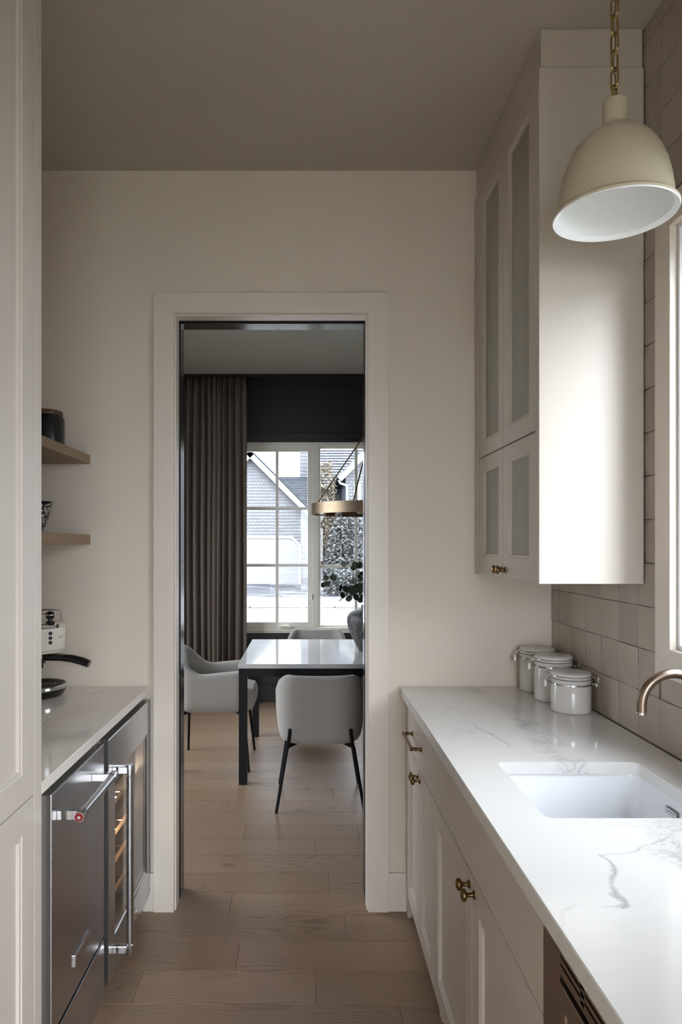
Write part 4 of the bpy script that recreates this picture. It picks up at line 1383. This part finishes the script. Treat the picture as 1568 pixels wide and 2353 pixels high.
def make_chair():
    t = thing('dining_chair', (0, 0, 0), '', 'chair', 'upholstered dining chairs')
    w, yf, yr, rc = .255, .20, -.262, .125
    path = []
    n1, n2, n3 = 9, 9, 6
    for i in range(n1):
        path.append((w, yf + (yr + rc - yf) * i / n1))
    for i in range(n2):
        a = R(0 - 90 * i / n2)
        path.append((w - rc + rc * math.cos(a), yr + rc + rc * math.sin(a)))
    for i in range(n3):
        path.append((w - rc - (w - rc) * i / n3, yr))
    path = path + [(0, yr)] + [(-x, y) for x, y in path[::-1]]
    N = len(path)
    q = [0.0] * N
    mid = N // 2
    for i in range(mid + 1, N):
        q[i] = q[i - 1] + math.dist(path[i], path[i - 1])
    for i in range(mid):
        q[i] = q[N - 1 - i]
    def ss(t):
        t = min(1, max(0, t))
        return t * t * (3 - 2 * t)
    def rim(d):
        if d < .19:
            return .772 - .006 * math.cos(d / .19 * math.pi / 2)
        if d < .39:
            return .772 + (.636 - .772) * ss((d - .19) / .20)
        return .636 + .026 * (d - .39) / .27
    def shrink(z):
        ks = [(.372, .66), (.376, .78), (.388, .855), (.410, .905), (.45, .94), (.52, .972), (.60, .99), (.80, 1.0)]
        for (a, ka), (b, kb) in zip(ks, ks[1:]):
            if z <= b:
                return ka + (kb - ka) * max(0, (z - a)) / (b - a)
        return 1.0
    th = .044
    rows = []
    for zz in (.372, .376, .388, .410, .45):
        rows.append([(path[i][0] * shrink(zz), (path[i][1] + .03) * shrink(zz) - .03, zz) for i in range(N)])
    def nrm(i):
        a = Vector(path[max(i - 1, 0)]); b = Vector(path[min(i + 1, N - 1)])
        d = (b - a).normalized()
        return Vector((d.y, -d.x)) * -1
    def at(i, zz, inn):
        s = shrink(zz)
        n_ = nrm(i)
        c = Vector((0, 0)) - Vector(path[i])
        if n_.dot(c) < 0:
            n_ = -n_
        p = Vector((path[i][0] * s, (path[i][1] + .03) * s - .03)) + n_ * inn
        lean = -.035 * max(0, (zz - .55)) / .22 * (1 if path[i][1] < -.1 else 0) * min(1, max(0, (-path[i][1] - .1) / .16))
        return (p.x, p.y + lean, zz)
    for f in (.15, .4, .65, .9):
        rows.append([at(i, .45 + (rim(q[i]) - .02 - .45) * f, 0) for i in range(N)])
    for inn, up in ((0, -.018), (.004, -.008), (.013, -.001), (.022, 0), (.031, -.001), (.040, -.008), (th, -.018)):
        rows.append([at(i, rim(q[i]) + up, inn) for i in range(N)])
    for f in (.7, .4, .1):
        rows.append([at(i, .46 + (rim(q[i]) - .46) * f, th + .004) for i in range(N)])
    m = MB()
    vs = [p for r_ in rows for p in r_]
    K = len(rows)
    fs = [(k * N + i, k * N + i + 1, (k + 1) * N + i + 1, (k + 1) * N + i) for k in range(K - 1) for i in range(N - 1)]
    fs.append(tuple(range(N)))
    fs.append(tuple(k * N for k in range(K)))
    fs.append(tuple(k * N + N - 1 for k in range(K)))
    m.add(vs, fs)
    sh = m.build('shell', 'chair_fabric', t, smooth=True)
    # piping seams on the sides
    for s in (0, N - 1):
        pass
    rings = []
    for ins, r_, zz in ((.05, .05, .384), (.012, .06, .392), (0, .065, .415), (-.004, .065, .46), (0, .065, .50), (.012, .06, .520), (.04, .05, .530), (.10, .04, .533)):
        rings.append(rrect(-.208 + ins, .208 - ins, -.20 + ins, .268 - ins, r_, zz, 5))
    vs, fs = ring_faces(rings)
    MB().add(vs, fs).build('seat', 'chair_fabric', t, smooth=True)
    for s in (-1, 1):
        MB().tube([(s * .168, -.262, .470), (s * .172, -.250, .425), (s * .180, -.222, .372), (s * .188, -.2235, .345), (s * .245, -.240, .0)], [.0105, .0105, .011, .0105, .0085], 12).build('leg', 'black_metal', t, smooth=True)
        MB().tube([(s * .175, .19, .372), (s * .190, .205, .345), (s * .245, .240, .0)], [.011, .0105, .0085], 12).build('leg', 'black_metal', t, smooth=True)
    m = MB()
    for s in (-1, 1):
        m.tube([(s * .182, -.222, .366), (s * .10, -.12, .372)], [.013, .008], 10)
        m.tube([(s * .178, .192, .366), (s * .10, .10, .372)], [.012, .008], 10)
    m.tube([(-.12, -.14, .367), (.12, -.14, .367)], .008, 8)
    m.tube([(-.12, .12, .367), (.12, .12, .367)], .008, 8)
    m.build('under_frame', 'black_metal', t, smooth=True)
    return t


ch0 = make_chair()
spots = [((.0765, 4.052), 0, 'pale grey upholstered chair with its back to the pantry, tucked under the near table side'),
         ((-.618, 4.745), -90, 'pale grey upholstered tub chair at the left end of the table, seen from the side'),
         ((.085, 5.60), 180, 'pale grey upholstered chair on the far side of the table before the window')]
for i, ((x, y), rz, lab) in enumerate(spots):
    c = ch0 if i == 0 else copy_tree(ch0)
    c.location = (x, y, 0)
    c.rotation_euler = (0, 0, R(rz))
    c['label'] = lab

# vase and branches
vx, vy, vz = .418, 4.79, .7505
vase = MB().lathe([(0, 0), (.055, 0), (.060, .006), (.078, .045), (.104, .10), (.127, .155), (.138, .20), (.137, .232), (.122, .262), (.09, .283), (.055, .293), (.040, .298), (.036, .308), (.040, .318), (.034, .318), (.030, .305), (.03, .27), (0, .26)], 48).build('vase', 'vase_glaze', smooth=True)
vase.location = (vx, vy, vz)
tag(vase, 'dark ribbed stoneware vase on the marble table', 'vase')
def leaf_mesh():
    vs, fs = [(0, 0, 0)], []
    for k, (w_, l_) in enumerate(((.010, .006), (.021, .018), (.0235, .031), (.017, .043))):
        vs += [(-w_, l_, .004), (0, l_, -.001), (w_, l_, .004)]
    vs.append((0, .050, 0))
    fs += [(0, 2, 1), (0, 3, 2)]
    for k in range(3):
        a = 1 + k * 3
        fs += [(a, a + 1, a + 4, a + 3), (a + 1, a + 2, a + 5, a + 4)]
    fs += [(10, 11, 13), (11, 12, 13)]
    n = len(vs)
    vs += [(x, y, z - .0006) for x, y, z in vs]
    fs += [tuple(i + n for i in f[::-1]) for f in fs]
    me = bpy.data.meshes.new('leaf')
    me.from_pydata(vs, [], fs)
    me.polygons.foreach_set('use_smooth', [True] * len(me.polygons))
    me.materials.append(MATS['leaf'])
    return me
LEAF = leaf_mesh()
rb = random.Random(5)
def branch(ctrl, nleaf, label, s=1.0):
    """ctrl: points relative to the vase mouth"""
    base = Vector((vx, vy, vz + .22))
    t = thing('leafy_branch', tuple(base), label, 'branch', 'leafy branches in the vase')
    P = [Vector((0, 0, 0)), Vector((0, 0, .10))] + [Vector((a, b, c + .10)) for a, b, c in ctrl]
    pts = []
    for i in range(len(P) - 1):
        p0, p1, p2, p3 = P[max(i - 1, 0)], P[i], P[i + 1], P[min(i + 2, len(P) - 1)]
        for k in range(6):
            u = k / 6
            pts.append(.5 * ((2 * p1) + (p2 - p0) * u + (2 * p0 - 5 * p1 + 4 * p2 - p3) * u * u + (3 * p1 - p0 - 3 * p2 + p3) * u ** 3))
    pts.append(P[-1])
    m = MB()
    rad = [.0032 - .002 * i / len(pts) for i in range(len(pts))]
    m.tube([p + base for p in pts], rad, 6)
    m.build('stem', 'plant_stem', t, smooth=True)
    n0 = 9
    for k in range(nleaf):
        f = n0 + (len(pts) - 1 - n0) * (k + .6) / nleaf
        i = int(f)
        p = pts[min(i, len(pts) - 1)]
        d = (pts[min(i + 1, len(pts) - 1)] - pts[i - 1]).normalized()
        side = d.cross(Vector((rb.uniform(-1, 1), rb.uniform(-1, 1), rb.uniform(-.6, 1)))).normalized()
        if k % 2: side = -side
        dirn = (side * .9 + d * .5 + Vector((0, 0, rb.uniform(-.5, .3)))).normalized()
        up = Vector((rb.uniform(-.6, .6), -1 + rb.uniform(-.2, .7), rb.uniform(-.3, .9))).normalized()
        xx = dirn.cross(up).normalized()
        zz = xx.cross(dirn).normalized()
        M = Matrix((xx, dirn, zz)).transposed().to_4x4()
        o = bpy.data.objects.new('leaf', LEAF)
        COL.objects.link(o)
        o.parent = t
        sc = rb.uniform(.8, 1.15) * s
        o.matrix_local = Matrix.Translation(p + dirn * .008) @ M @ Matrix.Diagonal((sc, sc, sc, 1))
branch([(-.03, 0, .06), (-.12, -.02, .13), (-.22, -.03, .16), (-.30, -.03, .17)], 13, 'leafy green branch reaching furthest left out of the vase')
branch([(-.02, -.02, .05), (-.08, -.05, .085), (-.14, -.06, .07), (-.185, -.06, .03)], 7, 'short leafy branch drooping low over the left shoulder of the vase')
branch([(-.02, .02, .08), (-.06, .02, .17), (-.10, .01, .24), (-.13, 0, .29)], 11, 'leafy branch rising up and left above the vase')
branch([(0, -.02, .08), (-.02, -.03, .18), (-.03, -.04, .27)], 12, 'upright leafy branch in the middle of the bunch')
branch([(.03, 0, .08), (.10, 0, .18), (.20, .01, .24)], 11, 'leafy branch leaning right out of the vase')
branch([(.0, -.04, .07), (-.045, -.10, .14), (-.06, -.16, .17)], 9, 'leafy branch leaning toward the pantry')

# ring chandelier
ry, rz_ = 4.815, 1.700
ch = thing('ring_chandelier', (TC, ry, rz_), 'wide satin brass ring chandelier on slanting rods over the dining table', 'chandelier')
RR = .445
MB().lathe([(RR - .010, 0), (RR, 0), (RR, .074), (RR - .010, .074), (RR - .010, 0)], 72, T(TC, ry, rz_), cap0=False, cap1=False).build('ring', 'satin_brass', ch, smooth=True)
apex = Vector((TC - .01, ry, 2.34))
for a in (157, 247, 337, 67):
    MB().tube([(TC + (RR - .005) * math.cos(R(a)), ry + (RR - .005) * math.sin(R(a)), rz_ + .074), apex], .0045, 10).build('rod', 'antique_brass', ch, smooth=True)
MB().lathe([(0, 2.325), (.016, 2.325), (.018, 2.335), (.012, 2.36), (.006, 2.365), (.006, ZD - .03), (.05, ZD - .025), (.055, ZD - .001), (0, ZD - .001)], 24, T(TC - .01, ry, 0)).build('stem', 'antique_brass', ch, smooth=True)
for a in range(10, 370, 60):
    M = T(TC, ry, rz_ + .012) @ RZ(a) @ T(RR - .010, 0, 0) @ RY(-90)
    s_ = MB().lathe([(0, 0), (.014, 0), (.014, .03), (.011, .034), (0, .034)], 16, M).build('bulb_socket', 'antique_brass', ch, smooth=True)
    MB().lathe([(.009, .033), (.012, .038), (.020, .052), (.0235, .066), (.021, .080), (.012, .090), (0, .093)], 18, M).build('bulb', 'bulb_glass', s_, smooth=True)

# curtain
cx0, cx1, cy = -1.62, -.565, 6.375
m = MB()
nx, nz = 300, 44
zt = 3.035
vs, fs = [], []
for jz in range(nz + 1):
    tz = jz / nz
    z = .012 + (zt - .012) * tz
    head = max(0.0, (z - 2.82) / (zt - 2.82))
    head = min(1, head)
    for i in range(nx + 1):
        u = i / nx
        x = cx0 + (cx1 - cx0) * u
        big = math.sin(u * 2 * math.pi * 19 + 1.2 * math.sin(u * 17) + .35 * math.sin(tz * 5 + u * 9))
        sh = math.copysign(abs(big) ** .75, big)
        sm = math.sin(u * 2 * math.pi * 57)
        amp = .062 * (.75 + .35 * math.sin(u * 23 + 1)) * (1 - .45 * tz)
        y = cy + (1 - head) * amp * sh + head * (.016 * sh + .012 * sm)
        x += (1 - head) * .012 * math.cos(u * 2 * math.pi * 19)
        vs.append((x, y, z))
for jz in range(nz):
    for i in range(nx):
        k = jz * (nx + 1) + i
        fs.append((k, k + 1, k + nx + 2, k + nx + 1))
m.add(vs, fs)
cur = thing('curtain', (-1.09, cy, 0), 'floor length brown linen curtain with pinch pleats left of the dining window', 'curtain')
o = m.build('panel', 'curtain_linen', cur, smooth=True)
sd = o.modifiers.new('thickness', 'SOLIDIFY'); sd.thickness = .003
tk = boxes((DX0 + .02, DX1 - .02, cy - .015, cy + .015, ZD - .03, ZD - .0005)).build('curtain_track', 'track_black')
tag(tk, 'slim dark curtain track under the dining ceiling', 'curtain track')

# ------------------------------------------------------------------ outdoors
GZ = -.30
m = MB().add([(-70, -50, GZ), (70, -50, GZ), (70, 90, GZ), (-70, 90, GZ)], [(0, 1, 2, 3)])
tag(m.build('snowy_ground', 'snow'), 'snow covered ground outside the windows', kind='structure')
m = boxes((-8, 9, -14, 11.5, GZ, GZ + .02))  # unseen dark ground, added so less light bounces up into the rooms
tag(m.build('added_dark_ground', 'dark_bounce_ground'), 'unseen dark ground added round the house to cut bounced light', kind='structure')
m = boxes((-14, 3.4, 22.2, 31.2, GZ, GZ + .012))
tag(m.build('driveway', 'snowy_asphalt'), 'dark driveway patched with snow before the garage', kind='structure')
m = boxes((-60, 60, 13.2, 19.2, GZ, GZ + .010))
tag(m.build('road', 'snowy_road'), 'packed snow road across the view', kind='structure')
m = MB()
rs = random.Random(2)
for i in range(60):
    xa = -24 + i * .8
    m.prism([(xa, GZ), (xa + .8, GZ), (xa + .8, GZ + .10 + rs.uniform(0, .06)), (xa, GZ + .10 + rs.uniform(0, .06))], 19.4, 21.6)
tag(m.build('snow_bank', 'snow', bevel=.04), 'low ploughed snow bank along the far road edge', kind='structure')


def courses(front_y, edges, z0, z1, h=.14, out=.025):
    """overlapping shingle courses; edges(z) gives the left and right x"""
    m = MB()
    z = z0
    while z < z1 - .02:
        zt = min(z + h, z1)
        a0, a1 = edges(z); b0, b1 = edges(zt)
        m.add([(a0, front_y - out, z), (a1, front_y - out, z), (b1, front_y - .004, zt), (b0, front_y - .004, zt), (a0, front_y, z), (a1, front_y, z)], [(0, 1, 2, 3), (0, 4, 5, 1)])
        z = zt
    return m


def roof_courses(x0, x1, y0, z0, y1, z1, n, step=.05):
    top, butt = MB(), MB()
    for k in range(n):
        a, b = k / n, (k + 1) / n
        ya, yb, za, zb = y0 + (y1 - y0) * a, y0 + (y1 - y0) * b, z0 + (z1 - z0) * a, z0 + (z1 - z0) * b
        top.add([(x0, ya, za + step), (x1, ya, za + step), (x1, yb, zb + .004), (x0, yb, zb + .004)], [(0, 1, 2, 3)])
        butt.add([(x0, ya, za - .01), (x1, ya, za - .01), (x1, ya, za + step), (x0, ya, za + step)], [(0, 1, 2, 3)])
    return top, butt


# garage house
GY = 31.0
AX, AZ = -2.53, 5.59
gh = thing('garage_house', (AX, GY, GZ), 'grey shingled house with a steep gable and a white garage door across the road', 'building')
WR = .25
def ge(z):
    k = min(2.78, AZ - z)
    return AX - k, AX + k
courses(GY, ge, GZ + .32, AZ - .05).build('shingle_wall', 'shingle_pale', gh)
boxes((AX - 2.78, AX + 2.78, GY - .03, GY + .1, GZ, GZ + .32)).build('foundation', 'concrete', gh)
for s in (-1, 1):
    L = 4.2
    M = T(AX, GY, AZ + .10) @ (RY(45) if s == 1 else RY(135))
    MB().box(0, L, -.32, -.26, -.23 if s == 1 else .0, .0 if s == 1 else .23, M).build('rake_board', 'white_trim_outside', gh)
    MB().box(-.05, L, -.36, 6.0, .0 if s == 1 else -.06, .06 if s == 1 else .0, M).build('roof_slope', 'shingle_dark', gh)
boxes((AX - 2.78, AX + 2.78, GY + .05, GY + 6, GZ, AZ - 2.78)).build('rear_block', 'shingle_dark', gh)
dx0, dx1, dz = AX - 2.18, -.35, 1.78
c_ = .33
dpoly = [(dx0, GZ + .02), (dx1, GZ + .02), (dx1, dz - c_), (dx1 - c_, dz), (dx0 + c_, dz), (dx0, dz - c_)]
gd = MB().prism(dpoly, GY - .06, GY - .03).build('garage_door', 'garage_paint', gh)
for k in range(1, 4):
    zz = GZ + .02 + (dz - GZ) * k / 4
    boxes((dx0 + .02, dx1 - .02, GY - .066, GY - .06, zz - .012, zz + .012)).build('door_rail', 'white_trim_outside', gd)
m = MB()
fr_pts = [(dx1 + .09, GZ), (dx1 + .09, dz - c_ + .04), (dx1 - c_ + .04, dz + .09), (dx0 + c_ - .04, dz + .09), (dx0 - .09, dz - c_ + .04), (dx0 - .09, GZ)]
in_pts = [(dx1, GZ), (dx1, dz - c_), (dx1 - c_, dz), (dx0 + c_, dz), (dx0, dz - c_), (dx0, GZ)]
for k in range(5):
    m.prism([in_pts[k], fr_pts[k], fr_pts[k + 1], in_pts[k + 1]], GY - .10, GY - .02)
m.build('garage_door_trim', 'white_trim_outside', gh)
t_, b_ = roof_courses(AX + .8, .5, GY + 1.0, 2.75, GY + 6.0, 5.14, 24, .07)
t_.build('side_roof', 'snowy_roof', gh)
b_.build('side_roof_butts', 'shingle_dark', gh)
boxes((AX - .9, AX - .83, GY - .2, GY - .1, 0, .1)).build('meter_box', 'concrete', gh)

# taller house to the right
th_ = thing('neighbour_house', (4.0, 38, GZ), 'taller grey shingled house with a snowy roof and a white edged gable', 'building')
t_, b_ = roof_courses(.55, 12, 34.0, 4.35, 40.0, 9.2, 30, .07)
t_.build('main_roof', 'snowy_roof', th_)
b_.build('main_roof_butts', 'shingle_dark', th_)
courses(34.4, lambda z: (.6, 12), GZ, 4.4, .2).build('front_wall', 'shingle_dark', th_)  # recessed wall; its shade is put into the darker shingle colour
courses(37.3, lambda z: (-.36, .85), 3.5, 7.3, .2).build('chimney_face', 'shingle_pale', th_)
boxes((-.34, .83, 37.32, 38.4, 3.5, 7.3)).build('chimney', 'shingle_pale', th_)
GX, GZZ = 4.1, 7.06
def we_(z):
    k = min(2.4, GZZ - z)
    return GX - k, GX + k
courses(30.0, we_, GZ, GZZ - .05).build('gable_wall', 'shingle_pale', th_)
boxes((GX - 2.38, GX + 2.38, 30.02, 34.4, GZ, GZZ - 2.4)).build('gable_block', 'shingle_dark', th_)
for s in (-1, 1):
    M = T(GX, 30, GZZ + .10) @ (RY(45) if s == 1 else RY(135))
    MB().box(0, 3.9, -.32, -.26, -.23 if s == 1 else .0, .0 if s == 1 else .23, M).build('rake_board', 'white_trim_outside', th_)
    MB().box(-.05, 3.9, -.36, 5.0, .0 if s == 1 else -.06, .06 if s == 1 else .0, M).build('gable_roof', 'snowy_roof', th_)
MB().tube([(1.40, 29.75, 4.28), (1.45, 29.8, 4.16), (1.72, 29.9, 4.08), (1.76, 29.92, 4.0), (1.76, 29.92, GZ)], .05, 10).build('downspout', 'white_trim_outside', th_, smooth=True)
boxes((2.05, 2.35, 29.94, 29.99, 3.2, 4.2)).build('window_trim', 'white_trim_outside', th_)


def foliage(name, cx_, cy_, z0, z1, rx, ry_, n, size, mat, label, cat, shape, seed, trunk=True):
    r = random.Random(seed)
    t = thing(name, (cx_, cy_, GZ), label, cat)
    m = MB()
    for i in range(n):
        u = r.random()
        zz = z0 + (z1 - z0) * u
        k = shape(u)
        a = r.uniform(0, 2 * math.pi)
        q = math.sqrt(r.random())
        p = Vector((cx_ + rx * k * q * math.cos(a), cy_ + ry_ * k * q * math.sin(a), zz))
        s = size * r.uniform(.5, 1.4)
        d1 = Vector((r.uniform(-1, 1), r.uniform(-1, 1), r.uniform(-1, 1))).normalized() * s
        d2 = d1.orthogonal().normalized() * s * .45
        m.add([p - d1, p + d2, p + d1, p - d2], [(0, 1, 2, 3)])
    m.build('foliage', mat, t)
    m = MB()
    for k in range(7):
        a = k * 2.4
        m.tube([(cx_ + .05 * math.cos(a), cy_ + .05 * math.sin(a), GZ), (cx_ + rx * .25 * math.cos(a), cy_ + ry_ * .25 * math.sin(a), z0 + (z1 - z0) * .4), (cx_ + rx * .55 * math.cos(a), cy_ + ry_ * .55 * math.sin(a), z0 + (z1 - z0) * .8)], [.06, .035, .012], 6)
    m.build('branches', 'bark', t, smooth=True)
    return t


foliage('frosted_shrub', 1.65, 26.5, GZ, 2.55, 1.15, .8, 5200, .085, 'frosted_foliage', 'large frosted shrub filling the middle of the right window panes', 'shrub', lambda u: .9 * math.sqrt(max(.05, 1 - (u - .25) ** 2 * 1.5)), 1)
foliage('frosted_hedge', 2.2, 24.2, GZ, .62, 1.75, .5, 3600, .07, 'frosted_foliage', 'low frosted hedge behind the leaves of the vase', 'hedge', lambda u: 1.0 - .25 * u * u, 2)
foliage('dry_tree', .78, 28.5, .6, 4.9, .5, .5, 1300, .08, 'dry_foliage', 'thin tree with dry ochre leaves beside the window mullion', 'tree', lambda u: .5 + .6 * math.sin(u * 3.1), 3)
foliage('frosted_tree', 2.75, 27.4, .4, 4.4, .55, .5, 1600, .085, 'frosted_foliage', 'snow dusted tree at the right edge of the dining window', 'tree', lambda u: 1.1 - .7 * u, 4)
foliage('dark_conifer', .27, 30.0, GZ, 2.6, .28, .3, 900, .07, 'frosted_foliage', 'narrow dark evergreen at the garage corner', 'tree', lambda u: 1.0 - .75 * u, 6)
